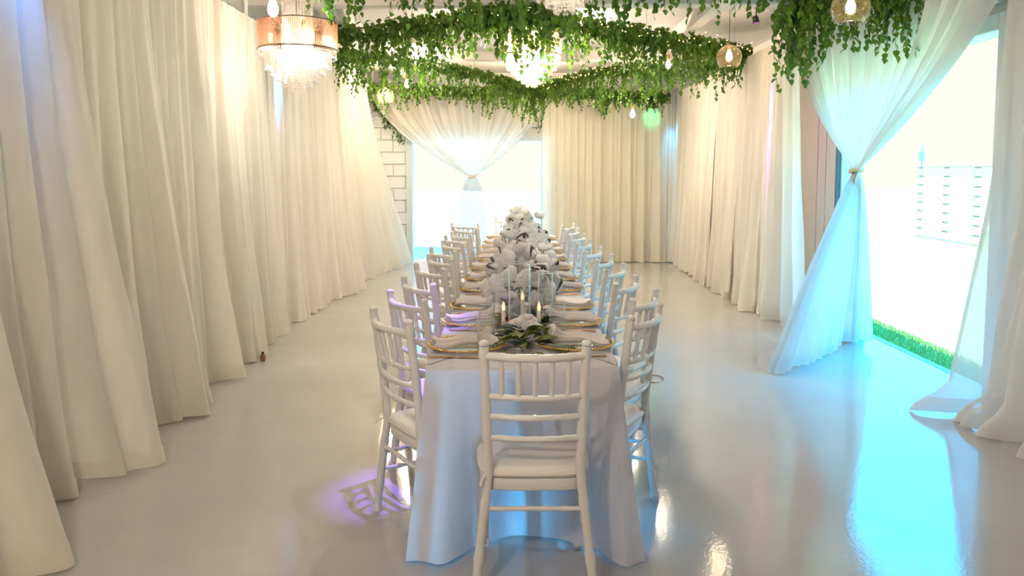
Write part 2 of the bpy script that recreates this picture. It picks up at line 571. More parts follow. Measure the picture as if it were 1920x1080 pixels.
# ------------------------------------------------------------------ outdoors
lawn = struct('ground', MB().box(XR + 0.15, 60, -15, 70, -0.3, -0.03).mesh('ground', 'lawn', False), 'sunlit pale green lawn outside the garden door')
struct('patio', MB().box(-30, XR + 0.15, YB + 0.2, 60, -0.3, -0.02).mesh('patio', 'patio', False), 'pale paving outside the back doorway')
struct('sky_blocker_canopy', MB().bevbox(-5.0, 3.6, YB + 0.2, YB + 2.6, 2.5, 2.62, 0.01).mesh('sky_blocker_canopy', 'patio', False), 'added unseen canopy blocking the blue sky outside the back doorway')  # added canopy, never in view, keeps blue skylight off the back opening
struct('threshold', MB().bevbox(XR + 0.13, XR + 0.19, DY0, DY1, -0.05, 0.004, 0.004).mesh('threshold', 'steel', False))
mb = MB()
for i in range(9000):
    x = XR + 0.17 + rnd.random() * 0.42
    y = rnd.uniform(4.6, 8.6)
    h = rnd.uniform(0.018, 0.038)
    a = rnd.uniform(0, 6.28)
    w = 0.0045
    lx, ly = rnd.uniform(-0.012, 0.012), rnd.uniform(-0.012, 0.012)
    mb.add([(x - w * math.cos(a), y - w * math.sin(a), -0.03), (x + w * math.cos(a), y + w * math.sin(a), -0.03), (x + lx, y + ly, -0.03 + h)], [(0, 1, 2)])
g = link('lawn_grass', mb.mesh('lawn_grass', 'grass', False))
tag(g, 'short green grass along the garden door sill', 'grass', kind='stuff')
fence = thing('slat_fence', 'reddish horizontal slat fence at the far side of the lawn', 'fence', (9.3, 0, -0.03))
bays = [18.85, 16.5, 14.1, 11.7]
ps = MB().bevbox(-0.05, 0.05, -0.05, 0.05, 0, 1.6, 0.008).mesh('post', 'post', False)
for y in bays:
    link('post', ps, fence, (0.07, y, 0))
sl = {}
for k in range(3):
    ya, yb = bays[k + 1], bays[k]
    me = MB().bevbox(-0.012, 0.012, -(yb - ya) / 2 + 0.012, (yb - ya) / 2 - 0.012, -0.082, 0.082, 0.004).mesh('slat', 'fence', False)
    for j in range(8):
        link('slat', me, fence, (rnd.uniform(-0.002, 0.002), (ya + yb) / 2, 0.10 + j * 0.2))
link('cap_rail', MB().bevbox(-0.03, 0.10, bays[-1], bays[0] + 0.05, 1.605, 1.635, 0.006).mesh('cap_rail', 'post', False), fence)  # dark rail colour also stands in for the cap's shadow line
for y in (17.7, 15.3, 12.9):
    link('post', ps, fence, (0.07, y, 0))
lp = thing('marker_pole', 'thin blue steel pole rising above the slat fence end', 'pole', (9.45, 19.0, -0.03))
link('pole', MB().tube([(0, 0, 0), (0, 0, 2.13)], 0.016).mesh('pole', 'steel'), lp)
link('bracket', MB().bevbox(-0.05, 0.03, -0.06, 0.06, 1.75, 1.98, 0.01).mesh('bracket', 'steel', False), lp)

# ------------------------------------------------------------------ drapes
def drape_fn(A, B, n, ztop, nf, amp, flare, seed, zb=0.006, lean=0.0, crumple=0.012, topgather=1.0):
    r = random.Random(seed)
    A, B, n = Vector(A), Vector(B), Vector(n)
    ph = [r.uniform(0, 6.28) for _ in range(12)]
    fr = [nf * r.uniform(0.85, 1.15), nf * 0.53, nf * 0.31, nf * 1.9]
    drift = [r.uniform(-0.35, 0.35) for _ in range(4)]
    L = (B - A).length
    d = (B - A).normalized()
    def fn(s, v):
        k1 = 2 * math.pi * fr[0] * (s + drift[0] * v * 0.08) + ph[0]
        big = math.sin(2 * math.pi * fr[1] * (s + drift[1] * v * 0.15) + ph[1]) + 0.8 * math.sin(2 * math.pi * fr[2] * s + ph[2] + drift[2] * v)
        wv = math.sin(k1 + 0.9 * math.sin(k1 + ph[4]))
        fine = math.sin(2 * math.pi * fr[3] * s + ph[3])
        off = amp * (0.34 + 0.60 * v) * wv + amp * 1.15 * (0.15 + 0.85 * v ** 1.1) * big + amp * 0.18 * (1 - 0.85 * v) * fine * topgather
        off += crumple * v * v * math.sin(9 * v + 5 * s * L + ph[5]) * math.sin(17 * s * L + 6 * v + ph[6])
        fl, along = flare(s, v)
        # the hem is uneven: it drags a little along the floor
        al = along + lean * v + 0.02 * v * math.sin(k1 * 0.5 + ph[7])
        p = A + (B - A) * s + d * al + n * (off + fl)
        z = lerp(ztop, zb, v) + (0.012 * (1 + math.sin(k1 * 0.7 + ph[8])) * smooth((v - 0.9) * 10) * 0.6 if v > 0.9 else 0)
        return (p.x, p.y, max(z, 0.004))
    return fn

def drape(label, A, B, n, ztop=2.76, nf=6, amp=0.04, flare=None, seed=1, mat='drape', group=None, nu=None, nv=30, name='drape', lean=0.0, hem=True, cat='curtain', crumple=0.022):
    flare = flare or (lambda s, v: (0.0, 0.0))
    L = (Vector(B) - Vector(A)).length
    nu = nu or max(40, int(L * 90))
    fn = drape_fn(A, B, n, ztop, nf, amp, flare, seed, lean=lean, crumple=crumple)
    t = thing(name, label, cat, ((A[0] + B[0]) / 2, (A[1] + B[1]) / 2, 0), 0, group)
    o = Vector((t.location.x, t.location.y, 0))
    sh = lambda s, v: tuple(Vector(fn(s, v)) - o)
    link('panel', MB().grid(sh, nu, nv).mesh('panel', mat), t)
    nn = Vector(n)
    if hem:
        h0 = 1 - 0.055 / ztop * 1.6
        hf = lambda s, v: tuple(Vector(fn(s, lerp(h0, 1, v))) - o + nn * 0.004)
        link('hem', MB().grid(hf, nu, 2).mesh('hem', mat), t)
    hd = lambda s, v: tuple(Vector(fn(s, lerp(0, 0.022, v))) - o + nn * 0.004)
    link('heading_tape', MB().grid(hd, nu, 1).mesh('heading_tape', mat), t)
    return t

def lf(f0, f1, p=1.6, a0=0.0, a1=0.0, pw=1.3):
    """flare that grows from the s=0 edge to the s=1 edge and towards the hem"""
    return lambda s, v: (lerp(f0, f1, s ** pw) * v ** p, lerp(a0, a1, s) * v ** p)

XD = -2.26
GL = 'ivory drapes along the left wall'
left = [
    (1.6, 2.95, 5, 0.045, lf(0.05, 0.44, 1.5, 0, -0.02), 'nearest ivory drape at the lower left edge of the picture'),
    (2.85, 3.98, 5, 0.048, lf(-0.06, 0.33, 1.7, 0.06, -0.02, 1.5), 'ivory drape with a wide sweeping hem, second from the near left'),
    (3.98, 4.98, 5, 0.042, lf(0.04, 0.32, 1.8, 0.05, 0.0, 1.6), 'ivory drape third from the near end of the left wall'),
    (4.95, 5.62, 4, 0.038, lf(0.06, 0.17, 1.8, 0, 0.0), 'narrow ivory drape fourth from the near end of the left wall'),
    (5.60, 6.42, 4, 0.036, lf(0.03, 0.19, 1.8), 'ivory drape with the small bottle at its hem, left wall'),
    (6.40, 7.22, 4, 0.034, lf(-0.02, 0.16, 1.8), 'ivory drape below the left chandelier, beside the blue light streak'),
    (7.20, 8.78, 8, 0.032, lf(0.02, 0.10, 1.8), 'wide ivory drape just beyond the left chandelier'),
    (8.75, 10.1, 7, 0.032, lf(0.02, 0.34, 1.9, 0, -0.1, 1.3), 'pale ivory drape next to the billowing one, left wall'),
    (10.1, 11.75, 8, 0.035, lf(0.05, 0.50, 1.35, 0.1, 1.15, 1.2), 'pale drape billowing out in front of the white block wall'),
]
for i, (y0, y1, nf, am, fl, lab) in enumerate(left):
    drape(lab, (XD, y0, 0), (XD, y1, 0), (1, 0, 0), 2.77, nf, am * 1.2, fl, 20 + i, 'drape', GL)
GB = 'ivory drapes on the back wall'
drape('ivory back wall drape right next to the bright doorway', (0.36, 13.06, 0), (1.25, 13.06, 0), (0, -1, 0), 2.78, 7, 0.03, lf(0.02, 0.06), 41, 'drape_back', GB)
drape('golden ivory drape in the middle of the back wall', (1.22, 13.06, 0), (1.88, 13.06, 0), (0, -1, 0), 2.78, 5, 0.03, lf(0.02, 0.04), 42, 'drape_back', GB)
drape('ivory back wall drape in the blue lit corner', (1.85, 13.06, 0), (2.5, 13.06, 0), (0, -1, 0), 2.78, 5, 0.03, lf(0.02, 0.06), 43, 'drape_back', GB)
GR = 'ivory drapes along the right wall'
right = [
    (13.0, 11.6, 8, 0.03, lf(0.02, 0.10), 'farthest ivory drape of the right wall, next to the blue corner'),
    (11.6, 10.3, 8, 0.03, lf(0.02, 0.13), 'ivory drape second from the far end of the right wall'),
    (10.3, 9.2, 7, 0.032, lf(0.04, 0.14), 'ivory drape in the middle of the right wall'),
    (9.2, 8.35, 6, 0.034, lf(0.05, 0.13), 'ivory drape just beyond the pink light streak, right wall'),
    (8.4, 7.35, 7, 0.034, lf(0.06, -0.12, 1.5), 'bluish ivory drape nearest the garden door, lit with pink'),
]
for i, (y0, y1, nf, am, fl, lab) in enumerate(right):
    drape(lab, (2.52, y0, 0), (2.52, y1, 0), (-1, 0, 0), 2.75, nf, am, fl, 60 + i, 'drape', GR)
# the drape at the right edge of the picture, its hem lying on the floor
def fl_near(s, v):
    k = smooth((v - 0.45) / 0.55)
    return (0.10 * k * (1 - 0.3 * s) + 0.22 * smooth((v - 0.93) / 0.07) * (1 - s), -0.10 * k)
drape('bluish sheer drape at the right picture edge trailing on the floor', (2.90, 4.86, 0), (2.86, 3.5, 0), (-1, 0, 0), 2.75, 9, 0.05, fl_near, 77, 'sheer', None, nv=44)

# tied-back sheers
def tied(label, T0, T1, K, ztop, bottom, n, nf, amp, seed, mat='sheer', tie_w=0.09, gexp=1.75, split=0.5, bpow=0.8, tails=()):
    r = random.Random(seed)
    T0, T1, K, n = Vector(T0), Vector(T1), Vector(K), Vector(n)
    d = (T1 - T0).normalized()
    t = thing('tied_curtain', label, 'curtain', (K.x, K.y, 0))
    o = Vector((K.x, K.y, 0))
    ph = [r.uniform(0, 6.28) for _ in range(8)]
    def wave(s):
        return math.sin(2 * math.pi * nf * s + ph[0] + 1.2 * math.sin(2 * math.pi * nf * 0.37 * s + ph[1])) + 0.5 * math.sin(2 * math.pi * nf * 1.83 * s + ph[2])
    def up(s, v):
        g = v ** gexp
        top = T0 + (T1 - T0) * s
        end = K + d * (s - 0.5) * tie_w
        p = top.lerp(Vector((end.x, end.y, 0)), g)
        off = amp * (1 - 0.55 * v) * wave(s) + 0.035 * math.sin(2 * math.pi * 1.5 * s + ph[3]) * v
        # threads from the outer edges arrive lower and later than the middle ones
        z = lerp(ztop, K.z, v)
        p = p + n * off * (1 - 0.6 * smooth((v - 0.8) * 5))
        return tuple(Vector((p.x, p.y, z)) - o)
    link('upper_sheer', MB().grid(up, int(nf * 13), 34).mesh('upper_sheer', mat), t)
    def low(s, v):
        b, bz = bottom(s)
        end = K + d * (s - 0.5) * tie_w
        g = v ** bpow
        p = Vector((lerp(end.x, b[0], g), lerp(end.y, b[1], g), 0))
        p = p + n * (amp * 0.95 * (0.45 + 0.75 * v) * wave(s) * smooth(v * 6 + 0.25))
        p = p + n * 0.03 * v * math.sin(2 * math.pi * 1.3 * s + ph[4] + 3 * v)
        z = lerp(K.z, bz, v)
        return tuple(Vector((p.x, p.y, z)) - o)
    link('lower_sheer', MB().grid(low, int(nf * 13), 34).mesh('lower_sheer', mat), t)
    hm = lambda s, v: tuple(Vector(low(s, lerp(0.945, 1.0, v))) + n * 0.005)
    link('hem', MB().grid(hm, int(nf * 13), 2).mesh('hem', mat), t)
    for bot2, bp2 in tails:      # further layers of cloth below the tie
        def low2(s, v, bot2=bot2, bp2=bp2):
            b, bz = bot2(s)
            end = K + d * (s - 0.5) * tie_w * 0.8
            g = v ** bp2
            p = Vector((lerp(end.x, b[0], g), lerp(end.y, b[1], g), lerp(K.z, bz, v)))
            p = p + n * (amp * 0.5 * (0.3 + 0.7 * v) * wave(s * 0.55 + 0.2) * smooth(v * 6 + 0.2) - 0.012)
            return tuple(p - o)
        link('sheer_tail', MB().grid(low2, 110, 24).mesh('sheer_tail', mat), t)
    # tieback band: a flattened ring slightly larger than the gathered cloth
    pts = [K - o + d * (tie_w * 0.62) * math.cos(a) + n * (0.05) * math.sin(a) + Vector((0, 0, 0.012 * math.cos(a))) for a in [2 * math.pi * k / 24 for k in range(25)]]
    link('tieback', MB().tube(pts, 0.016, 8, False).mesh('tieback', 'tie'), t)
    return t

tied('sheer curtain tied at its waist in front of the bright back doorway', (-2.42, 13.0, 0), (0.50, 13.0, 0), (-0.775, 12.98, 1.40), 2.85,
     lambda s: ((-0.775 + (s - 0.5) * 0.62, 12.98), 0.01), (0, -1, 0), 17, 0.055, 5, mat='sheer_back', bpow=0.42)
def br(s):
    # hem of the garden curtain: blown into the room at the left, hanging straight at the door side
    k = smooth(s / 0.75)
    x = lerp(1.86, 2.92, k) + 0.05 * math.sin(9 * s)
    y = lerp(5.72, 7.0, k ** 0.9) + 0.10 * math.sin(7 * s + 1)
    return ((x, y), 0.008 + 0.05 * max(0, math.sin(14 * s)) * (0.3 + s))
# s runs from the far top corner to the near top corner; the far threads are blown into the room
tied('large sheer curtain tied at its waist and blown inward beside the garden door', (2.80, 8.45, 0), (2.80, 4.50, 0), (2.82, 6.76, 1.50), 3.04,
     lambda s: br(s), (-1, 0, 0), 24, 0.055, 9, tie_w=0.10, bpow=1.05, tails=[
         (lambda s: ((2.93, lerp(7.50, 6.62, s)), 0.02 + 0.05 * s), 0.55),
         (lambda s: ((lerp(2.60, 2.76, s), lerp(7.22, 6.98, s)), 0.55 + 0.22 * math.sin(3 * s)), 0.9)])
# a second layer of the tied curtain's tail: short ruffle of ivory cloth
# curtain poles
for nm, lab, p0, p1 in [('curtain_pole', 'long thin curtain pole above the left wall drapes', (XD, 1.4, 2.765), (XD, 12.0, 2.765)),
                        ('curtain_pole', 'thin curtain pole along the top of the back wall', (-2.48, 13.05, 2.82), (2.55, 13.05, 2.82)),
                        ('curtain_pole', 'thin curtain pole above the right wall drapes', (2.53, 7.2, 2.745), (2.53, 13.0, 2.745)),
                        ('curtain_pole', 'short curtain pole above the garden door curtain', (2.81, 3.3, 3.045), (2.81, 8.5, 3.045))]:
    p0, p1 = Vector(p0), Vector(p1)
    t = thing(nm, lab, 'curtain pole', p0)
    link('rod', MB().tube([(0, 0, 0), p1 - p0], 0.012).mesh('rod', 'beam'), t)
    for f in (0.02, 0.5, 0.98):
        q = (p1 - p0) * f
        link('bracket', MB().bevbox(q.x - 0.012, q.x + 0.012, q.y - 0.012, q.y + 0.012, 0.0, ZC - p0.z, 0.003).mesh('bracket', 'beam', False), t)

# ------------------------------------------------------------------ banquet table
TX0, TX1, TY0, TY1, TZ = -0.37, 0.39, 3.0, 9.35, 0.755
TCX = (TX0 + TX1) / 2
tbl = thing('banquet_table', 'long banquet table under a floor length white cloth', 'table', (TCX, TY0, 0))
to = Vector((TCX, TY0, 0))
link('table_top', MB().bevbox(TX0 - TCX + 0.012, TX1 - TCX - 0.012, 0.012, TY1 - TY0 - 0.012, TZ - 0.03, TZ - 0.004, 0.008).mesh('table_top', 'beam', False), tbl)
def cloth_outline(t):
    """point on the rounded table edge and its outward direction; t in metres round the edge, from the front left corner"""
    w, l = TX1 - TX0, TY1 - TY0
    per = 2 * (w + l)
    t = t % per
    if t < w:
        return Vector((TX0 + t, TY0, 0)), Vector((0, -1, 0)), 0, t / w
    t -= w
    if t < l:
        return Vector((TX1, TY0 + t, 0)), Vector((1, 0, 0)), 1, t
    t -= l
    if t < w:
        return Vector((TX1 - t, TY1, 0)), Vector((0, 1, 0)), 2, t / w
    t -= w
    return Vector((TX0, TY1 - t, 0)), Vector((-1, 0, 0)), 3, l - t
W_, L_ = TX1 - TX0, TY1 - TY0
PER = 2 * (W_ + L_)
ts = []
t_ = 0.0
while t_ < PER:
    p, n, sd, q = cloth_outline(t_)
    ts.append(t_)
    near = (sd == 0) or (sd in (1, 3) and q < 0.9)
    t_ += 0.018 if near else 0.06
def cloth_pt(t, v):
    p, n, sd, q = cloth_outline(t)
    off = 0.0
    # corner direction: cloth corners spread out diagonally
    for c, cn in ((Vector((TX0, TY0, 0)), Vector((-1, -0.75, 0))), (Vector((TX1, TY0, 0)), Vector((1, -0.75, 0))),
                  (Vector((TX0, TY1, 0)), Vector((-1, 1, 0))), (Vector((TX1, TY1, 0)), Vector((1, 1, 0)))):
        dd = (p - c).length
        k = math.exp(-(dd / 0.10) ** 2)
        p = p + cn.normalized() * k * (0.095 * v ** 1.1 - 0.012)
    if sd == 0:
        # pushed in by the seat of the end chair
        m = math.exp(-((q - 0.55) / 0.27) ** 4)
        off = -0.150 * m * smooth(v / 0.62) - 0.008 * math.sin(17 * q) * v * m + 0.018 * v * math.sin(9.5 * q + 0.5)
        off += 0.060 * v ** 1.3 * (math.exp(-((q - 0.13) / 0.05) ** 2) + 0.8 * math.exp(-((q - 0.94) / 0.04) ** 2)) - 0.055 * v ** 1.2 * (math.exp(-((q - 0.85) / 0.032) ** 2) + 0.6 * math.exp(-((q - 0.225 - 0.03 * v) / 0.03) ** 2))
    elif sd in (1, 3):
        off = -0.19 * smooth((q - 0.12) / 0.25) * smooth(v / 0.42) + 0.022 * v * math.sin(15 * q + sd) + 0.012 * v * math.sin(37 * q)
    p = p + n * off
    z = lerp(TZ, 0.008 + (0.012 if sd == 0 else 0.0) * (1 + math.sin(11 * q)) * 0.5, v)
    # soft rounded edge
    e = min(1.0, v / 0.03)
    p = p - n * 0.012 * (1 - math.sin(e * math.pi / 2))
    return p, z
vs = [0, 0.008, 0.018, 0.03, 0.06] + [0.06 + 0.94 * k / 22 for k in range(1, 23)]
mb = MB()
verts = []
for v in vs:
    for t in ts:
        p, z = cloth_pt(t, v)
        verts.append((p.x - to.x, p.y - to.y, z))
n = len(ts)
faces = [(j * n + (i + 1) % n, j * n + i, (j + 1) * n + i, (j + 1) * n + (i + 1) % n) for j in range(len(vs) - 1) for i in range(n)]
verts.append((0, 0.6, TZ)); verts.append((0, L_ - 0.6, TZ))
# flat top: strips from the edge loop to two inner points
c0, c1 = len(verts) - 2, len(verts) - 1
for i in range(n):
    j = (i + 1) % n
    ym = (verts[i][1] + verts[j][1]) / 2
    faces.append((i, j, c0 if ym < L_ / 2 else c1))
sw = [(i, (i + 1) % n) for i in range(n) if ((verts[i][1] + verts[(i + 1) % n][1]) / 2 < L_ / 2) != ((verts[(i + 1) % n][1] + verts[(i + 2) % n][1]) / 2 < L_ / 2)]
for a, b in sw:
    faces.append((b, c1, c0) if verts[b][0] > 0 else (b, c0, c1))
mb.add(verts, faces)
link('tablecloth', mb.mesh('tablecloth', 'cloth'), tbl)
legm = MB().tube([(0, 0, 0), (0, 0, TZ - 0.03)], 0.016).mesh('leg', 'steel')
for x in (-0.11, 0.11):
    for y in (0.45, L_ - 0.45):
        link('leg', legm, tbl, (x, y, 0))

# ------------------------------------------------------------------ chiavari chairs
def ringed(pts, r, n=8, knots=(), amp=0.0035, steps=26, r1=None):
    """bamboo-like turned bar: a tube with small rings at the knots"""
    path = catmull(pts, steps) if len(pts) > 2 else [Vector(pts[0]).lerp(Vector(pts[1]), i / steps) for i in range(steps + 1)]
    rr = []
    for i in range(len(path)):
        t = i / (len(path) - 1)
        b = lerp(r, r1 if r1 else r, t)
        for k in knots:
            b += amp * math.exp(-((t - k) / 0.018) ** 2)
        rr.append(b)
    return MB().tube(path, rr, n)

HB = {0: 0.200, 0.43: 0.164, 0.91: 0.176}
def backx(z):
    return lerp(0.212, 0.164, z / 0.43) if z < 0.43 else lerp(0.164, 0.178, (z - 0.43) / 0.48)
def backy(z):
    # the rear legs splay backwards a little, the backrest leans
    return lerp(-0.035, 0.0, z / 0.43) if z < 0.43 else -0.055 * ((z - 0.43) / 0.48) ** 1.4
def make_chair():
    t = thing('chiavari_chair', '', 'chair')
    zs = [0.0, 0.15, 0.30, 0.43, 0.55, 0.68, 0.80, 0.90]
    for sx in (-1, 1):
        pts = [(sx * backx(z), backy(z), z) for z in zs]
        mbp = ringed(pts, 0.0170, 10, (0.12, 0.30, 0.47, 0.60, 0.69, 0.78, 0.94), 0.003, 56)
        top = pts[-1]
        mbp.lathe([(0.0170, 0), (0.0185, 0.006), (0.0165, 0.012), (0.010, 0.017), (0.0, 0.018)], 10, top)
        p = link('back_post', mbp.mesh('back_post', 'chair'), t)
        link('foot_cap', MB().lathe([(0.0, 0), (0.020, 0.0), (0.021, 0.01), (0.0195, 0.032), (0.017, 0.034)], 10, (pts[0][0], pts[0][1], 0.0)).mesh('foot_cap', 'chair'), p)
        fl = ringed([(sx * 0.182, 0.330, 0.0), (sx * 0.180, 0.326, 0.39)], 0.0125, 10, (0.3, 0.62, 0.9), 0.003, 30, 0.015)
        q = link('front_leg', fl.mesh('front_leg', 'chair'), t)
        link('foot_cap', MB().lathe([(0.0, 0), (0.017, 0.0), (0.018, 0.01), (0.0165, 0.032), (0.015, 0.034)], 10, (sx * 0.182, 0.330, 0.0)).mesh('foot_cap', 'chair'), q)
        for k, (z, inset) in enumerate(((0.27, 0), (0.19, 0))):
            a = Vector((sx * backx(z), backy(z), z))
            b = Vector((sx * 0.181, 0.328, z))
            link('side_stretcher', ringed([a, b], 0.0085, 8, (0.25, 0.5, 0.75), 0.0025, 24).mesh('side_stretcher', 'chair'), t)
    link('rear_stretcher', ringed([(-backx(0.30), backy(0.30), 0.30), (backx(0.30), backy(0.30), 0.30)], 0.009, 8, (0.2, 0.4, 0.6, 0.8), 0.002, 30).mesh('rear_stretcher', 'chair'), t)
    link('front_stretcher', ringed([(-0.181, 0.328, 0.255), (0.181, 0.328, 0.255)], 0.009, 8, (0.2, 0.4, 0.6, 0.8), 0.002, 30).mesh('front_stretcher', 'chair'), t)
    # seat frame: rounded trapezoid ring, and cushion
    def outline(k, grow):
        a = 2 * math.pi * k / 40
        c, s_ = math.cos(a), math.sin(a)
        ex = 0.42
        x = math.copysign(abs(c) ** ex, c)
        y = math.copysign(abs(s_) ** ex, s_)
        wid = lerp(0.190, 0.212, (y + 1) / 2)
        return x * (wid + grow), 0.170 + y * (0.176 + grow)
    prof = [(-0.004, 0.362), (0.0, 0.367), (0.0, 0.402), (-0.004, 0.408)]
    mbf = MB()
    v = [(*outline(k, g), z) for g, z in prof for k in range(40)]
    f = [(j * 40 + k, j * 40 + (k + 1) % 40, (j + 1) * 40 + (k + 1) % 40, (j + 1) * 40 + k) for j in range(3) for k in range(40)]
    f += [tuple(reversed(range(40))), tuple(range(120, 160))]
    link('seat_frame', mbf.add(v, f).mesh('seat_frame', 'chair'), t)
    prof = [(-0.012, 0.408), (0.004, 0.413), (0.008, 0.422), (0.004, 0.434), (-0.012, 0.442), (-0.05, 0.449), (-0.11, 0.452)]
    v = []
    for g, z in prof:
        for k in range(40):
            v.append((*outline(k, g), z))
    m = len(prof)
    f = [(j * 40 + k, j * 40 + (k + 1) % 40, (j + 1) * 40 + (k + 1) % 40, (j + 1) * 40 + k) for j in range(m - 1) for k in range(40)]
    f += [tuple(reversed(range(40))), tuple(range((m - 1) * 40, m * 40))]
    cu = link('seat_cushion', MB().add(v, f).mesh('seat_cushion', 'cushion'), t)
    pts = [(*outline(k, 0.006), 0.423) for k in range(41)]
    link('piping', MB().tube(pts, 0.0035, 6, False).mesh('piping', 'cushion'), cu)
    for sx in (-1,):
        link('cushion_tie', MB().tube([(sx * 0.15, 0.02, 0.42), (sx * 0.176, -0.012, 0.424), (sx * 0.188, -0.035, 0.412), (sx * 0.192, -0.045, 0.396)], [0.004, 0.005, 0.006, 0.003], 6, True, 0.4).mesh('cushion_tie', 'cushion'), cu)
    # rails, bowed backwards, and five spindles
    def rail(z, r, bow, name, flat=1.0):
        pts = [(x_ * backx(z), backy(z) - bow * (1 - x_ * x_), z) for x_ in (-1, -0.6, -0.2, 0.2, 0.6, 1)]
        path = catmull(pts, 40)
        rr = [r + 0.0025 * sum(math.exp(-((i / 40 - k) / 0.014) ** 2) for k in (0.17, 0.335, 0.5, 0.665, 0.83)) for i in range(41)]
        return link(name, MB().tube(path, rr, 8, True, flat).mesh(name, 'chair'), t)
    rail(0.862, 0.0145, 0.046, 'top_rail')
    rail(0.715, 0.0110, 0.038, 'back_rail')
    rail(0.640, 0.0110, 0.032, 'back_rail')
    rail(0.560, 0.0110, 0.026, 'back_rail')
    for k in range(5):
        x_ = (k - 2) / 3.0
        a = Vector((x_ * backx(0.715), backy(0.715) - 0.038 * (1 - x_ * x_), 0.715))
        b = Vector((x_ * backx(0.862), backy(0.862) - 0.046 * (1 - x_ * x_), 0.862))
        link('spindle', ringed([a, b], 0.0085, 8, (0.28, 0.7), 0.002, 16, 0.0095).mesh('spindle', 'chair'), t)
    return t

chair0 = make_chair()
GC = 'white chiavari chairs around the banquet table'
used = [False]
def place_chair(x, y, rz, label, s=1.0):
    o = chair0 if not used[0] else copy_tree(chair0)
    used[0] = True
    o.location = (x, y, 0)
    o.rotation_euler = (0, 0, rz)
    o.scale = (s, s, s)
    tag(o, label, 'chair', GC)
    return o
place_chair(0.052, 2.775, R(1), 'white chiavari chair at the near end of the table, seen from behind')
place_chair(-0.12, 9.85, R(180), 'white chiavari chair at the far head of the table, in the doorway glare')
Lc = [(-0.535, 3.245, 33), (-0.54, 3.757, 35), (-0.55, 4.262, 33), (-0.558, 4.897, 35), (-0.552, 5.464, 32), (-0.58, 5.986, 36),
      (-0.56, 6.57, 32), (-0.566, 7.1, 38), (-0.56, 7.55, 34), (-0.575, 8.3, 44), (-0.62, 8.98, 60)]
nm = ['nearest'] + ORD[1:]
for i, (x, y, a) in enumerate(Lc):
    phi = R(a)
    # reference point: middle of the top of the backrest; the base origin lies a little ahead of it
    bx, by = x + 0.055 * math.cos(phi), y + 0.055 * math.sin(phi)
    lab = {0: 'white chiavari chair nearest the camera on the left side of the table',
           1: 'violet lit white chiavari chair, second on the left side of the table',
           10: 'farthest white chiavari chair on the left side of the table'}.get(i, '%s white chiavari chair from the near end, left side of the table' % ORD[i])
    place_chair(bx, by, phi - R(90), lab)
Rc = [(0.535, 3.363, 28), (0.600, 3.80, 27), (0.580, 4.32, 25), (0.59, 4.92, 24), (0.58, 5.45, 22), (0.555, 6.03, 24), (0.54, 6.7, 22), (0.535, 7.35, 24), (0.535, 8.05, 22), (0.53, 8.75, 24)]
for i, (x, y, a) in enumerate(Rc):
    phi = R(180 - a)
    bx, by = x + 0.055 * math.cos(phi), y + 0.055 * math.sin(phi)
    lab = {0: 'blue lit white chiavari chair nearest the camera, right side of the table',
           9: 'farthest white chiavari chair on the right side of the table'}.get(i, '%s white chiavari chair from the near end, right side of the table' % ORD[i])
    place_chair(bx, by, phi - R(90), lab)

# ------------------------------------------------------------------ place settings
ZT = TZ + 0.001
def make_charger():
    t = thing('charger_plate', '', 'plate')
    prof = [(0.0, 0.004), (0.095, 0.004), (0.105, 0.006), (0.118, 0.014), (0.152, 0.020), (0.158, 0.021), (0.152, 0.017), (0.118, 0.010), (0.104, 0.001), (0.0, 0.0)]
    link('glass_plate', MB().lathe(prof, 48).mesh('glass_plate', 'plate'), t)
    mb = MB()
    ico = [(0, 0, 1), (0.894, 0, 0.447), (0.276, 0.851, 0.447), (-0.724, 0.526, 0.447), (-0.724, -0.526, 0.447), (0.276, -0.851, 0.447),
           (0.724, 0.526, -0.447), (-0.276, 0.851, -0.447), (-0.894, 0, -0.447), (-0.276, -0.851, -0.447), (0.724, -0.526, -0.447), (0, 0, -1)]
    icf = [(0, 1, 2), (0, 2, 3), (0, 3, 4), (0, 4, 5), (0, 5, 1), (1, 6, 2), (2, 7, 3), (3, 8, 4), (4, 9, 5), (5, 10, 1), (2, 6, 7), (3, 7, 8), (4, 8, 9), (5, 9, 10), (1, 10, 6), (6, 11, 7), (7, 11, 8), (8, 11, 9), (9, 11, 10), (10, 11, 6)]
    nb = 84
    for k in range(nb):
        a = 2 * math.pi * k / nb
        c = (0.160 * math.cos(a), 0.160 * math.sin(a), 0.021)
        mb.add([(c[0] + p[0] * 0.0058, c[1] + p[1] * 0.0058, c[2] + p[2] * 0.0058) for p in ico], icf)
    rim = link('bead_rim', mb.mesh('bead_rim', 'gold'), t)
    rim['label'] = 'gold beaded rim'
    return t
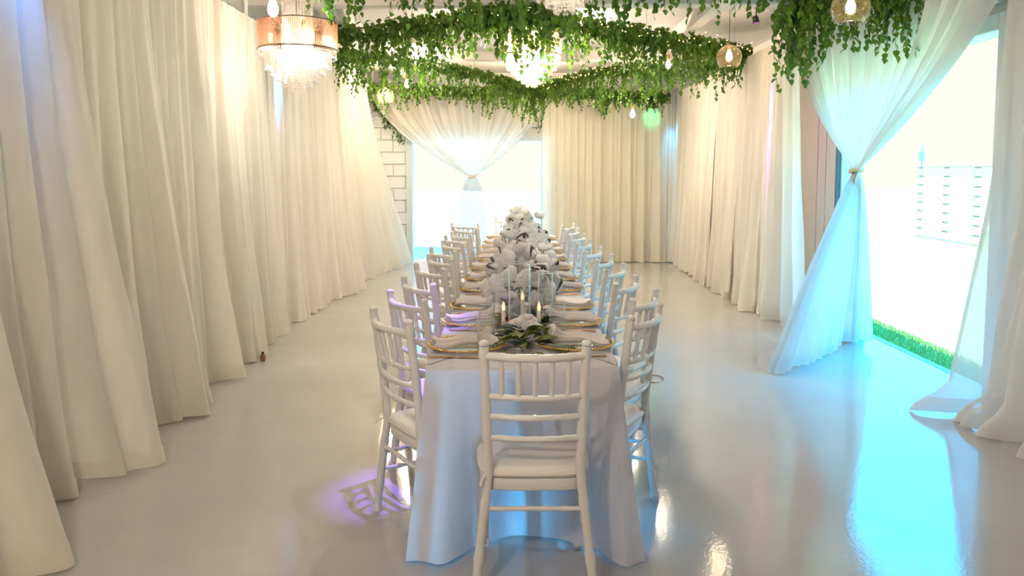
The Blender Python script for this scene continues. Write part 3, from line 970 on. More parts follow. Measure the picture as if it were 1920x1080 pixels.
def napkin_mesh(seed):
    r = random.Random(seed)
    ph = [r.uniform(0, 6.28) for _ in range(6)]
    def fn(s, v):
        # s runs round the cross-section, v along the napkin from the fanned end to the folded end
        x = lerp(-0.125, 0.125, v)
        w = 0.034 + 0.03 * math.exp(-((v - 0.02) / 0.14) ** 2) + 0.022 * smooth((v - 0.2) / 0.8) - 0.012 * math.exp(-((v - 0.24) / 0.08) ** 2)
        h = 0.040 + 0.034 * math.exp(-((v - 0.08) / 0.11) ** 2) - 0.010 * smooth((v - 0.35) / 0.65)
        a = 2 * math.pi * s
        c, sn = math.cos(a), math.sin(a)
        pl = 1 + 0.10 * math.sin(4 * a + ph[0] + 3 * v) * (0.4 + 0.6 * abs(sn)) + 0.04 * math.sin(9 * a + ph[1] - 5 * v)
        y = c * w * pl + 0.012 * math.sin(7 * v + ph[2])
        z = h * (0.42 + 0.58 * sn) * (pl if sn > 0 else 1) if sn > -0.4 else h * (0.42 + 0.58 * sn)
        z = max(z, 0.0) + 0.006 * v * math.sin(9 * v + ph[3])
        xx = x + 0.018 * math.sin(3 * a + ph[4]) * math.exp(-(v / 0.12) ** 2) - 0.012 * math.sin(2 * a + ph[5]) * math.exp(-((v - 1) / 0.1) ** 2)
        return (xx, y, max(0.0, z) + 0.0015)
    mb = MB().grid(fn, 44, 34, True)
    mb.f.append(tuple(reversed(range(44))))
    mb.f.append(tuple(34 * 44 + k for k in range(44)))
    return mb.mesh('napkin', 'napkin')
nap = [napkin_mesh(s) for s in (3, 8, 15, 21)]
def corner_mesh():
    fn = lambda s, v: (lerp(-0.125, -0.165, v) + 0.008 * math.sin(9 * s), (s - 0.5) * lerp(0.07, 0.03, v), 0.034 * (1 - v) ** 1.4 + 0.006 + 0.006 * math.sin(8 * s + 2 * v))
    return MB().grid(fn, 12, 8).mesh('loose_corner', 'napkin')
ncor = corner_mesh()
def knife_mesh():
    mb = MB()
    pts = [(-0.11, 0, 0.004), (-0.03, 0, 0.0045), (0.0, 0, 0.004)]
    mb.tube(pts, [0.0045, 0.0055, 0.0035], 8, True, 0.6)
    mb.tube([(0.0, 0, 0.004), (0.05, 0.001, 0.004), (0.10, 0.0, 0.004), (0.118, -0.004, 0.004)], [0.004, 0.009, 0.0085, 0.001], 8, True, 0.16)
    return mb.mesh('table_knife', 'copper')
def fork_mesh():
    mb = MB()
    mb.tube([(-0.105, 0, 0.004), (-0.04, 0, 0.0045), (0.03, 0, 0.005), (0.055, 0, 0.006)], [0.0055, 0.0045, 0.003, 0.009], 8, True, 0.4)
    for k in range(4):
        y = (k - 1.5) * 0.0055
        mb.tube([(0.052, y, 0.006), (0.08, y, 0.009), (0.105, y * 0.9, 0.006)], [0.0022, 0.0019, 0.001], 6, True, 0.6)
    return mb.mesh('table_fork', 'copper')
kn, fk = knife_mesh(), fork_mesh()
def make_tumbler():
    t = thing('drinking_glass', '', 'glass')
    prof = [(0.0, 0.004), (0.033, 0.004), (0.0355, 0.008), (0.036, 0.13)]
    link('body', MB().lathe(prof, 32).mesh('body', 'glass'), t)
    link('rim', MB().tube([(0.0352 * math.cos(a), 0.0352 * math.sin(a), 0.1305) for a in [2 * math.pi * k / 32 for k in range(33)]], 0.0017, 6, False).mesh('rim', 'glassrim'), t)
    return t
charger0, tumbler0 = make_charger(), make_tumbler()
uc, ut = [False], [False]
def put(src, flag, loc, rz, label, cat, group):
    o = src if not flag[0] else copy_tree(src)
    flag[0] = True
    o.location = loc
    o.rotation_euler = (0, 0, rz)
    return tag(o, label, cat, group)
PL = [3.31, 3.85, 4.29, 4.93, 5.41, 5.98, 6.60, 7.09, 7.6, 8.1, 8.73]
PR = [3.345, 3.85, 4.30, 4.94, 5.42, 6.02, 6.62, 7.25, 7.9, 8.6]
NS = {-1: [(4, 0, 1), (14, 1, 0), (-8, 2, 1), (10, 3, 0), (3, 0, 0), (-4, 1, 1), (6, 2, 0), (0, 3, 0), (4, 0, 0), (2, 1, 0), (-5, 2, 0)],
      1: [(172, 3, 0), (176, 2, 0), (168, 1, 0), (184, 0, 0), (178, 3, 0), (172, 2, 0), (181, 1, 0), (176, 0, 0), (180, 3, 0), (175, 2, 0)]}
for side, ys, word in ((-1, PL, 'left'), (1, PR, 'right')):
    for i, y in enumerate(ys):
        x = (-0.222 if i == 0 else -0.215) if side < 0 else 0.235
        o_ = 'nearest' if i == 0 else ('farthest' if i == len(ys) - 1 else ORD[i])
        tail = ' from the near end' if 0 < i < len(ys) - 1 else ''
        put(charger0, uc, (x, y, ZT), rnd.uniform(0, 0.05), 'glass charger plate with gold beaded rim, %s%s on the %s side' % (o_, tail, word), 'plate', 'charger plates on the banquet table')
        rz, k, cor = NS[side][i]
        # fanned end points towards the middle of the table
        na = tag(link('napkin', nap[k], None, (x + side * 0.012, y + rnd.uniform(-0.012, 0.012), ZT + 0.0165), (0, 0, R(rz + 180))),
                 'gathered white napkin on the %s charger plate%s, %s side' % (o_, tail, word), 'napkin', 'napkins on the charger plates')
        if cor:
            link('loose_corner', ncor, na)
        if i < 8:
            kx = x + (-0.005 if side < 0 else 0.005)
            tag(link('table_knife', kn, None, (kx + (-0.03 if i == 0 and side < 0 else 0), y - 0.178, ZT), (0, 0, R(0 if side < 0 else 180) + rnd.uniform(-0.04, 0.04))),
                'copper knife on the near side of the %s plate%s, %s row' % (o_, tail, word), 'knife', 'copper knives beside the plates')
        if 0 < i < 6:
            tag(link('table_fork', fk, None, (x, y + 0.178, ZT), (0, 0, R(0 if side < 0 else 180) + rnd.uniform(-0.05, 0.05))),
                'copper fork on the far side of the %s plate%s, %s row' % (o_, tail, word), 'fork', 'copper forks beside the plates')
glasses = [(-0.142, 3.285, 'empty drinking glass on the near left corner, in front of its napkin'), (-0.152, 3.66, 'drinking glass behind the nearest left glass'),
           (-0.135, 4.10, 'third drinking glass on the left, beside the cotton flowers'), (-0.14, 4.75, 'fourth drinking glass on the left row'), (-0.135, 5.3, 'fifth drinking glass on the left row'),
           (0.172, 3.64, 'drinking glass behind the near right charger plate'), (0.15, 4.12, 'second drinking glass on the right, beside the cotton flowers'), (0.16, 4.72, 'third drinking glass on the right row')]
for x, y, lab in glasses:
    put(tumbler0, ut, (x, y, ZT), 0, lab, 'glass', 'drinking glasses on the table')

# ------------------------------------------------------------------ vases and candles
def vase(x, y, r, h, water, label, candle=True):
    t = thing('cylinder_vase', label, 'vase', (x, y, ZT), 0, 'glass cylinder vases along the table')
    prof = [(0.0, 0.004), (r - 0.004, 0.004), (r, 0.008), (r, h)]
    link('glass_cylinder', MB().lathe(prof, 40).mesh('glass_cylinder', 'glass'), t)
    link('rim', MB().tube([((r - 0.0015) * math.cos(a), (r - 0.0015) * math.sin(a), h) for a in [2 * math.pi * k / 40 for k in range(41)]], 0.0024, 6, False).mesh('rim', 'glassrim'), t)
    if water:
        link('water', MB().lathe([(r - 0.003, water - 0.0005), (r - 0.006, water - 0.001), (0.0, water - 0.001)], 40).mesh('water', 'water'), t)
        m = MB().lathe([(r - 0.0035, water - 0.003), (r - 0.004, water + 0.001), (r - 0.008, water - 0.001)], 40)
        link('waterline', m.mesh('waterline', 'glassrim'), t)
    return t
vase(-0.002, 3.63, 0.0515, 0.325, 0.225, 'tallest glass cylinder vase at the near end, two thirds full of water')
vase(-0.086, 3.92, 0.036, 0.205, 0.145, 'medium glass cylinder vase of water, left behind the tallest vase')
vase(0.128, 3.98, 0.038, 0.235, 0.16, 'medium glass cylinder vase right behind the tallest vase')
vase(-0.165, 5.05, 0.036, 0.20, 0.0, 'small glass cylinder vase left of the cotton flowers')
vase(-0.155, 5.85, 0.036, 0.23, 0.0, 'second glass cylinder vase left of the cotton flowers')
vase(-0.10, 6.25, 0.048, 0.31, 0.2, 'tall glass cylinder vase among the middle cotton flowers')
vase(-0.06, 8.55, 0.052, 0.34, 0.22, 'tall glass cylinder vase beyond the last cotton flowers')
def candle(x, y, label):
    t = thing('taper_candle', label, 'candle', (x, y, ZT), 0, 'flameless taper candles')
    link('holder', MB().lathe([(0.0, 0.0), (0.024, 0.0), (0.026, 0.004), (0.012, 0.012), (0.013, 0.022), (0.024, 0.034), (0.0225, 0.035), (0.0105, 0.024), (0.0, 0.022)], 24).mesh('holder', 'glass'), t)
    link('taper', MB().lathe([(0.0, 0.018), (0.0095, 0.018), (0.0088, 0.125), (0.006, 0.128)], 20).mesh('taper', 'wax'), t)
    f = link('flame_tip', MB().lathe([(0.0062, 0.127), (0.0085, 0.137), (0.0075, 0.149), (0.0035, 0.162), (0.0, 0.170)], 16).mesh('flame_tip', 'candleflame'), t)
    f['label'] = 'glowing flame shaped tip'
    return t
candle(-0.0725, 3.50, 'lit flameless taper candle left of the tallest vase')
candle(0.084, 3.50, 'lit flameless taper candle right of the tallest vase')
candle(0.012, 3.80, 'taper candle added for the reflection inside the tallest vase')  # added taper stands in for a reflection within the vase glass

# ------------------------------------------------------------------ flowers
def ico_sphere(sub):
    import bmesh
    bm = bmesh.new()
    bmesh.ops.create_icosphere(bm, subdivisions=sub, radius=1.0)
    v = [tuple(p.co) for p in bm.verts]
    f = [tuple(q.index for q in p.verts) for p in bm.faces]
    bm.free()
    return v, f
IV, IFc = ico_sphere(4)
def boll_mesh(seed):
    r = random.Random(seed)
    lobes = []
    for k in range(5):
        a = 2 * math.pi * k / 5 + r.uniform(-0.25, 0.25)
        lobes.append((Vector((math.cos(a) * 0.8, math.sin(a) * 0.8, r.uniform(-0.15, 0.5))).normalized(), r.uniform(0.28, 0.42)))
    lobes.append((Vector((r.uniform(-0.2, 0.2), r.uniform(-0.2, 0.2), 1)).normalized(), 0.34))
    from mathutils import noise
    v = []
    for p in IV:
        q = Vector(p)
        d = 0.70
        for c, w in lobes:
            d += w * math.exp(-((q - c).length / 0.55) ** 2)
        d += 0.07 * noise.noise(q * 3.1 + Vector((seed, 0, 0))) + 0.045 * noise.noise(q * 8.0 + Vector((0, seed, 0)))
        v.append(q * d)
    return MB().add(v, IFc).mesh('boll', 'cotton')
bolls = [boll_mesh(s) for s in (1, 2, 3, 4)]
def bract_mesh(n, seed, stem=True):
    r = random.Random(seed)
    mb = MB()
    for k in range(n):
        a = 2 * math.pi * k / n + r.uniform(-0.2, 0.2)
        L = r.uniform(0.95, 1.35)
        ca, sa = math.cos(a), math.sin(a)
        w = 0.22
        bend = r.uniform(-0.25, 0.3)
        row = []
        for t, ww in ((0.05, 0.10), (0.35, w), (0.7, w * 0.55), (1.0, 0.0)):
            z = -0.55 + 0.75 * t * t + bend * t
            cx, cy = ca * L * t, sa * L * t
            row.append(((cx - sa * ww, cy + ca * ww, z), (cx, cy, z - 0.08 * (1 - t)), (cx + sa * ww, cy - ca * ww, z)))
        vv = [p for q in row for p in q]
        ff = []
        for j in range(3):
            ff += [(j * 3, j * 3 + 1, j * 3 + 4, j * 3 + 3), (j * 3 + 1, j * 3 + 2, j * 3 + 5, j * 3 + 4)]
        mb.add(vv, ff)
    if stem:
        mb.tube([(0, 0, -0.5), (0.05, 0, -1.0), (0.1, 0.1, -1.9)], [0.10, 0.06, 0.05], 6)
    return mb.mesh('bract', 'bract')
bracts = [bract_mesh(5, s) for s in (1, 2)]
stars = [bract_mesh(5, s, False) for s in (3, 4)]
arr = [(0.025, 4.60, 0.20, 0.50, 0.265, 62, 'nearest white cotton flower arrangement behind the tallest vase'),
       (0.030, 5.65, 0.19, 0.52, 0.28, 56, 'second white cotton flower arrangement along the table middle'),
       (0.035, 6.85, 0.19, 0.52, 0.29, 50, 'third white cotton flower arrangement along the table middle'),
       (0.020, 7.95, 0.18, 0.44, 0.30, 40, 'farthest white cotton flower arrangement near the table end')]
for (ax, ay, rx, ry, rz_, nb, lab) in arr:
    t = thing('cotton_arrangement', lab, 'flowers', (ax, ay, ZT), 0, 'cotton flower arrangements on the table')
    stems = MB()
    placed = []
    tries = 0
    while len(placed) < nb and tries < 4000:
        tries += 1
        a = rnd.uniform(0, 6.283)
        el = math.asin(rnd.uniform(0.03, 1.0))
        f_ = rnd.uniform(0.80, 1.05)
        p = Vector((rx * math.cos(a) * math.cos(el) * f_, ry * math.sin(a) * math.cos(el) * f_, 0.045 + rz_ * math.sin(el) * f_))
        rad = rnd.uniform(0.042, 0.060)
        if any((p - q).length < (rad + w) * 0.62 for q, w in placed):
            continue
        placed.append((p, rad))
    for k, (p, rad) in enumerate(placed):
        out = Vector((p.x / rx, p.y / ry, p.z / rz_ * 0.8)).normalized()
        q = out.to_track_quat('Z', 'Y').to_euler()
        q.rotate_axis('Z', rnd.uniform(0, 6))
        b = link('boll', bolls[k % 4], t, p, q, rad)
        if k % 3 == 0:
            fl_ = Vector((rnd.uniform(-1, 1), -1.0, rnd.uniform(-0.3, 0.6))).normalized()
            br_ = link('bract', stars[k % 2], b)
            # dark star of dried bracts sits on the side of the boll that faces outwards
            br_.rotation_euler = (R(rnd.uniform(165, 195)), 0, rnd.uniform(0, 6))
            br_.scale = (0.95, 0.95, 1.75)
        if k % 3 == 1:
            stems.tube([(p.x * 0.2, p.y * 0.3, 0.02), tuple(p * 0.75), tuple(p)], [0.004, 0.003, 0.002], 6)
    # a few taller sprigs
    for k in range(4):
        p = Vector((rnd.uniform(-rx, rx) * 0.8, rnd.uniform(-ry, ry) * 0.8, rz_ + rnd.uniform(0.03, 0.07)))
        b = link('boll', bolls[k], t, p, (rnd.uniform(-0.4, 0.4), rnd.uniform(-0.4, 0.4), 0), rnd.uniform(0.026, 0.034))
        link('bract', bracts[k % 2], b)
        stems.tube([(p.x * 0.4, p.y * 0.5, 0.02), (p.x * 0.8, p.y * 0.85, p.z * 0.7), tuple(p)], [0.004, 0.003, 0.002], 6)
    stems.lathe([(0.0, 0.0), (0.09, 0.0), (0.10, 0.03), (0.0, 0.04)], 20)
    link('stems', stems.mesh('stems', 'bract'), t)
def leaf_mesh(name, L, W, mat, curl=0.2, n=5, seed=0):
    mb = MB()
    rows = []
    for j in range(n + 1):
        t = j / n
        w = W * (math.sin(math.pi * min(1, t * 0.96 + 0.03)) ** 0.8) * (1 - 0.35 * t)
        z = -curl * L * t * t + 0.08 * L * math.sin(3 * t)
        rows.append([(-w, L * t, z + 0.18 * w), (0, L * t, z), (w, L * t, z + 0.18 * w)])
    v = [p for r_ in rows for p in r_]
    f = []
    for j in range(n):
        f += [(j * 3, j * 3 + 1, j * 3 + 4, j * 3 + 3), (j * 3 + 1, j * 3 + 2, j * 3 + 5, j * 3 + 4)]
    return mb.add(v, f).mesh(name, mat)
sp = thing('leaf_centrepiece', 'loose centrepiece of olive leaves and white flowers on the near table end', 'flowers', (0.02, 3.42, ZT))
lm = [leaf_mesh('leaf', 0.095, 0.022, 'olive', 0.25), leaf_mesh('leaf', 0.12, 0.026, 'olive', 0.35), leaf_mesh('leaf', 0.085, 0.026, 'teal', 0.1)]
stm = MB()
for k in range(46):
    a = rnd.uniform(0, 6.283)
    rr = rnd.uniform(0.01, 0.085)
    x, y = rr * 0.9 * math.cos(a), rr * 1.7 * math.sin(a) - 0.05
    lift = rnd.uniform(0.0, 0.6)
    link('leaf', lm[0 if k % 4 else (1 if k % 8 else 2)], sp, (x, y, 0.012 + 0.045 * math.exp(-(rr / 0.06) ** 2) + rnd.uniform(0, 0.02)), (lift, rnd.uniform(-0.5, 0.5), a - R(90) + rnd.uniform(-0.6, 0.6)))
    stm.tube([(0, y * 0.5, 0.01), (x, y, 0.02)], 0.0018, 5)
for (x, y, a) in ((0.10, -0.20, -110), (-0.06, -0.25, 170), (0.03, -0.26, -150), (0.13, -0.17, -75), (-0.03, -0.21, 120)):
    link('leaf', lm[1], sp, (x, y, 0.012), (0.06, 0.2, R(a)))
link('stems', stm.mesh('stems', 'vine'), sp)
def rose_mesh(name, mat, R0, seed):
    r = random.Random(seed)
    mb = MB()
    for ring, (np_, rad, tilt, hh) in enumerate(((3, 0.22, 0.15, 0.95), (5, 0.45, 0.35, 0.9), (6, 0.72, 0.65, 0.75), (7, 0.95, 1.0, 0.5))):
        for k in range(np_):
            a = 2 * math.pi * k / np_ + ring * 0.5 + r.uniform(-0.15, 0.15)
            def fn(s, v, a=a, rad=rad, tilt=tilt, hh=hh):
                b = a + (s - 0.5) * 1.5
                rr = (rad * (0.35 + 0.65 * v) + 0.12 * tilt * v * v) * (1 + 0.05 * math.sin(6 * s + a))
                return (R0 * rr * math.cos(b), R0 * rr * math.sin(b), R0 * (hh * math.sin(v * 1.5) * (0.75 + 0.25 * math.sin(math.pi * s)) - 0.1))
            mb.grid(fn, 6, 5)
    return mb.mesh(name, mat)
for (x, y, z, rs) in ((-0.022, -0.005, 0.070, 0.044), (0.030, -0.03, 0.066, 0.042), (0.012, 0.03, 0.088, 0.038), (-0.07, 0.05, 0.035, 0.028)):
    f = link('flower_head', rose_mesh('flower_head', 'petal', rs, int(rs * 1e4)), sp, (x, y, z), (0.35, 0.1, 0))
f = link('flower_head', rose_mesh('flower_head', 'pinkpetal', 0.034, 5), sp, (-0.065, 0.33, 0.03), (0.5, 0, 0))
f['label'] = 'coral pink flower head'
sp2 = thing('eucalyptus_spray', 'dark teal and olive leaves at the foot of the tallest vase', 'leaves', (0.03, 3.76, ZT))
for k in range(30):
    a = rnd.uniform(0, 6.283)
    rr = rnd.uniform(0.03, 0.10)
    link('leaf', lm[2 if k % 2 else 1], sp2, (rr * math.cos(a), rr * 0.9 * math.sin(a), rnd.uniform(0.008, 0.05)), (rnd.uniform(0.1, 1.0), rnd.uniform(-0.4, 0.4), a - R(90)))

# ------------------------------------------------------------------ ivy garlands
LEAFV = [(0, 0, 0), (-0.34, 0.10, 0.05), (-0.46, 0.36, 0.09), (-0.28, 0.70, 0.04), (0, 1.05, -0.10), (0.28, 0.70, 0.04), (0.46, 0.36, 0.09), (0.34, 0.10, 0.05), (0, 0.40, -0.04)]
LEAFF = [(0, 8, 2, 1), (8, 3, 2), (8, 4, 3), (8, 5, 4), (8, 6, 5), (0, 7, 6, 8)]
leaf_one = {k: MB().add(LEAFV, LEAFF).mesh('ivy_leaf', k, False) for k in ('ivy', 'ivydark')}
def leaf_matrix(p, size, r, droop=None):
    # the leaf tip hangs down and outwards, the blade faces any way
    yaw = r.uniform(0, 6.283)
    pitch = droop if droop is not None else r.uniform(-1.45, -0.3)
    roll = r.uniform(-0.9, 0.9)
    m = Matrix.Rotation(yaw, 4, 'Z') @ Matrix.Rotation(pitch, 4, 'X') @ Matrix.Rotation(roll, 4, 'Y')
    return Matrix.Translation(p) @ m @ Matrix.Scale(size, 4)
def garland(label, pts, seed, rad, dens, strands, slen, leaf, singles=0, group='ivy garlands under the ceiling', fairy=None, wires=True, name='ivy_garland', strand_fn=None):
    r = random.Random(seed)
    path = catmull(pts, 60)
    L = sum((path[i + 1] - path[i]).length for i in range(60))
    o = Vector(path[30])
    t = thing(name, label, 'garland', o, 0, group)
    def at(u):
        k = min(59, int(u * 60))
        return path[k].lerp(path[k + 1], u * 60 - k)
    link('stem', MB().tube([p - o for p in path], 0.008, 6).mesh('stem', 'vine'), t)
    body, hang, vines = MB(), [], MB()
    for i in range(int(dens * L)):
        u = r.random()
        c = at(u)
        a = r.uniform(0, 6.283)
        q = rad * math.sqrt(r.random())
        p = c + Vector((r.uniform(-0.03, 0.03), q * math.cos(a), q * math.sin(a) * 0.8 - rad * 0.25)) - o
        m = leaf_matrix(p, leaf * r.uniform(0.7, 1.15), r)
        body.add([m @ Vector(v) for v in LEAFV], LEAFF)
    for i in range(int(strands * L)):
        u = r.random()
        c = at(u) + Vector((r.uniform(-0.04, 0.04), r.uniform(-rad, rad) * 0.9, -0.02))
        ln = (strand_fn(u, r) if strand_fn else r.uniform(*slen) * (0.55 + 0.9 * r.random() * (0.6 + 0.4 * math.sin(u * 19 + seed))))
        sw = (r.uniform(-0.05, 0.05), r.uniform(-0.05, 0.05))
        p0 = c - o
        vine = []
        n = max(2, int(ln / (leaf * 0.62)))
        for k in range(n + 1):
            f = k / n
            p = p0 + Vector((sw[0] * f * f + 0.006 * math.sin(7 * f + i), sw[1] * f, -ln * f))
            vine.append(p)
            if k:
                hang.append((p, leaf * r.uniform(0.75, 1.12) * (1.0 - 0.2 * f), ln * f))
        vines.tube(vine, 0.0016, 4, False)
    link('tendrils', vines.mesh('tendrils', 'vine'), t)['kind'] = 'stuff'
    hang.sort(key=lambda h: -h[2])
    for k, (p, size, _) in enumerate(hang):
        m = leaf_matrix(p, size, r, r.uniform(-1.5, -0.55))
        if k < singles:
            ob = link('leaf', leaf_one['ivy' if r.random() < 0.7 else 'ivydark'], t)
            ob.matrix_local = m
        else:
            body.add([m @ Vector(v) for v in LEAFV], LEAFF)
    fo = link('foliage', body.mesh('foliage', 'ivy', False), t)
    fo['kind'] = 'stuff'
    if fairy:
        u0, u1, nl = fairy[:3]
        fl = thing('fairy_lights', 'tiny golden fairy lights in the ' + fairy[3], 'lights', o, 0, 'fairy light strings in the garlands')
        mb = MB()
        wire = []
        for i in range(nl):
            u = lerp(u0, u1, (i + r.random()) / nl)
            a = r.uniform(0.0, 3.14)
            zf = r.uniform(-0.75, 0.55)
            p = at(min(0.999, u)) - o + Vector((0, -rad * math.sqrt(max(0.0, 1 - zf * zf)) - 0.012, rad * zf))
            s_ = 0.0075
            mb.add([(p.x + s_, p.y, p.z), (p.x - s_, p.y, p.z), (p.x, p.y + s_, p.z), (p.x, p.y - s_, p.z), (p.x, p.y, p.z + s_), (p.x, p.y, p.z - s_)],
                   [(0, 2, 4), (2, 1, 4), (1, 3, 4), (3, 0, 4), (2, 0, 5), (1, 2, 5), (3, 1, 5), (0, 3, 5)])
            wire.append(p)
        link('bulbs', mb.mesh('bulbs', 'fairy'), fl)['kind'] = 'stuff'
        link('wire', MB().tube(wire, 0.0015, 4, False).mesh('wire', 'cord'), fl)
    if wires:
        mb = MB()
        for u in (0.08, 0.3, 0.52, 0.74, 0.94):
            p = at(u) - o
            mb.tube([p, (p.x, p.y, ZC - o.z)], 0.002, 4, False)
        link('hanging_wires', mb.mesh('hanging_wires', 'cord'), t)
    return t
garland('thick ivy garland crossing behind the left chandelier, rising over the table middle', [(-2.15, 8.3, 2.90), (-1.34, 7.98, 2.92), (-0.784, 7.7, 2.93), (-0.267, 7.38, 2.94), (0.216, 7.38, 2.95), (0.75, 7.9, 2.92), (1.316, 8.2, 2.90), (2.04, 8.78, 2.88), (2.60, 9.25, 2.86)],
        11, 0.13, 430, 60, (0.14, 0.50), 0.064, 295, fairy=(0.62, 1.0, 34, 'garland ending at the right wall beside the ivy cascade'))
garland('ivy garland dipping below the middle chandelier with golden lights, second from the back', [(-2.2, 9.6, 2.91), (-1.58, 10.2, 2.92), (-0.89, 10.8, 2.89), (-0.26, 11.3, 2.79), (0.19, 11.5, 2.68), (0.625, 11.2, 2.785), (1.217, 10.6, 2.845), (1.82, 10.1, 2.84), (2.50, 9.5, 2.84)],
        12, 0.10, 330, 52, (0.12, 0.46), 0.060, 0, fairy=(0.5, 1.0, 80, 'dipping garland right of the middle chandelier'))
garland('straight ivy garland above the tied back curtain, farthest of all', [(-2.35, 12.6, 2.83), (-1.46, 12.6, 2.80), (-0.63, 12.6, 2.77), (0.2, 12.6, 2.77), (1.04, 12.6, 2.75), (1.7, 12.6, 2.69), (2.28, 12.6, 2.67)],
        13, 0.11, 420, 52, (0.10, 0.32), 0.058, 0, fairy=(0.05, 0.6, 24, 'farthest garland above the tied back curtain'))
garland('nearest ivy garland with long tendrils hanging into the top of the picture', [(-1.55, 6.15, 2.93), (-0.7, 6.1, 2.97), (0.1, 6.1, 2.93), (0.9, 6.1, 2.97), (1.9, 6.1, 2.93)],
        14, 0.09, 260, 34, (0.10, 0.42), 0.062, 290,
        strand_fn=lambda u, r: r.uniform(0.10, 0.36) * (1.0 if 0.28 < u < 0.8 else 0.95) + (0.10 if 0.3 < u < 0.72 else 0.0))
garland('dense ivy cascade hanging over the tied curtain at the garden door', [(1.92, 6.05, 2.74), (2.2, 5.95, 2.84), (2.59, 5.85, 2.88), (3.0, 5.75, 2.90)],
        15, 0.17, 420, 130, (0.2, 0.5), 0.062, 300,
        strand_fn=lambda u, r: r.uniform(0.12, 0.62) * (1.05 if u < 0.35 else (0.75 if u < 0.55 else (0.92 if u < 0.82 else 0.5))))
garland('small dark ivy strand trailing down the white block wall', [(-2.43, 13.15, 2.83), (-2.34, 13.15, 2.58), (-2.13, 13.15, 2.33), (-1.96, 13.18, 2.05)],
        16, 0.04, 90, 40, (0.06, 0.16), 0.045, 0, group='ivy trailing on the back wall', wires=False)
garland('small dark ivy strand right of the tied back curtain', [(0.42, 13.16, 2.75), (0.39, 13.16, 2.5), (0.35, 13.16, 2.25)],
        17, 0.04, 80, 40, (0.06, 0.16), 0.045, 0, group='ivy trailing on the back wall', wires=False)
garland('few ivy leaves in the upper right corner of the picture', [(2.66, 4.35, 2.72), (2.80, 4.45, 2.66), (2.9, 4.6, 2.7)],
        18, 0.05, 60, 60, (0.08, 0.24), 0.055, 30, wires=False)

# ------------------------------------------------------------------ chandeliers
def point(name, parent, loc, watts, col, rad=0.05):
    l = bpy.data.lights.new(name, 'POINT')
    l.energy = watts
    l.color = col
    l.shadow_soft_size = rad
    o = bpy.data.objects.new(name, l)
    COL.objects.link(o)
    o.parent = parent
    o.location = loc
    return o
OCT = [(1, 0, 0), (-1, 0, 0), (0, 1, 0), (0, -1, 0), (0, 0, 1), (0, 0, -1)]
OCF = [(0, 2, 4), (2, 1, 4), (1, 3, 4), (3, 0, 4), (2, 0, 5), (1, 2, 5), (3, 1, 5), (0, 3, 5)]
def bead_ring(mb, rad, z0, z1, n, bead=0.0075, pitch=0.017, jit=0.0):
    for k in range(n):
        a = 2 * math.pi * k / n
        x, y = rad * math.cos(a), rad * math.sin(a)
        z = z0
        zend = z1 + jit * math.sin(k * 2.4)
        while z > zend:
            mb.add([(x + p[0] * bead, y + p[1] * bead, z + p[2] * bead * 1.1) for p in OCT], OCF)
            z -= pitch
        mb.add([(x + p[0] * bead * 1.15, y + p[1] * bead * 1.15, z - 0.006 + p[2] * bead * 2.0) for p in OCT], OCF)
def make_chandelier():
    # origin: centre of the lower drum ring
    t = thing('crystal_chandelier', '', 'chandelier')
    R0, H0 = 0.295, 0.205
    mb = MB()
    n = 120
    for k in range(n):     # the drum is a curtain of fine bronze coloured bars
        a = 2 * math.pi * k / n
        mb.tube([(R0 * math.cos(a), R0 * math.sin(a), 0), (R0 * math.cos(a), R0 * math.sin(a), H0)], 0.0052, 4, False)
    dr = link('drum_shade', mb.mesh('drum_shade', 'shade'), t)
    for z in (0.0, H0):
        ring = [((R0 + 0.002) * math.cos(a), (R0 + 0.002) * math.sin(a), z) for a in [2 * math.pi * k / 48 for k in range(49)]]
        link('ring', MB().tube(ring, 0.0065, 6, False).mesh('ring', 'bronze'), dr)
    link('mounting_plate', MB().lathe([(0.03, H0 - 0.004), (R0 - 0.02, H0 - 0.004), (R0 - 0.02, H0 + 0.0), (0.03, H0)], 40).mesh('mounting_plate', 'bronze'), t) if False else None
    tiers = [(0.285, 0.0, -0.045, 84), (0.245, -0.01, -0.115, 74), (0.200, -0.02, -0.165, 62), (0.150, -0.02, -0.215, 48), (0.100, -0.02, -0.255, 34), (0.055, -0.02, -0.285, 20)]
    for k, (rd, z0, z1, nn) in enumerate(tiers):
        mb = MB()
        bead_ring(mb, rd, z0, z1, nn, 0.0082 if k else 0.0075, 0.0175, 0.006)
        o = link('crystal_tier', mb.mesh('crystal_tier', 'crystal', False), t)
        o['kind'] = 'stuff'
    mb = MB()
    for rd, nn in ((0.112, 36), (0.075, 20)):
        bead_ring(mb, rd, 0.62, 0.02, nn, 0.0085, 0.020)
    link('crystal_column', mb.mesh('crystal_column', 'crystal', False), t)['kind'] = 'stuff'
    link('hanging_rod', MB().tube([(0, 0, 0.05), (0, 0, 0.62)], 0.010, 8).mesh('hanging_rod', 'bronze'), t)
    for k in range(4):
        a = 2 * math.pi * k / 4 + 0.4
        link('spoke', MB().tube([(0.0, 0.0, H0 - 0.01), (R0 * math.cos(a), R0 * math.sin(a), H0)], 0.004, 6).mesh('spoke', 'bronze'), t)
    bm = MB().lathe([(0.0, -0.04), (0.012, -0.03), (0.019, -0.005), (0.017, 0.02), (0.009, 0.035), (0.0, 0.036)], 14).mesh('lamp_bulb', 'bulb')
    for k in range(6):
        a = 2 * math.pi * k / 6 + 0.3
        b = link('lamp_bulb', bm, t, (0.20 * math.cos(a), 0.20 * math.sin(a), 0.085))
    return t
ch0 = make_chandelier()
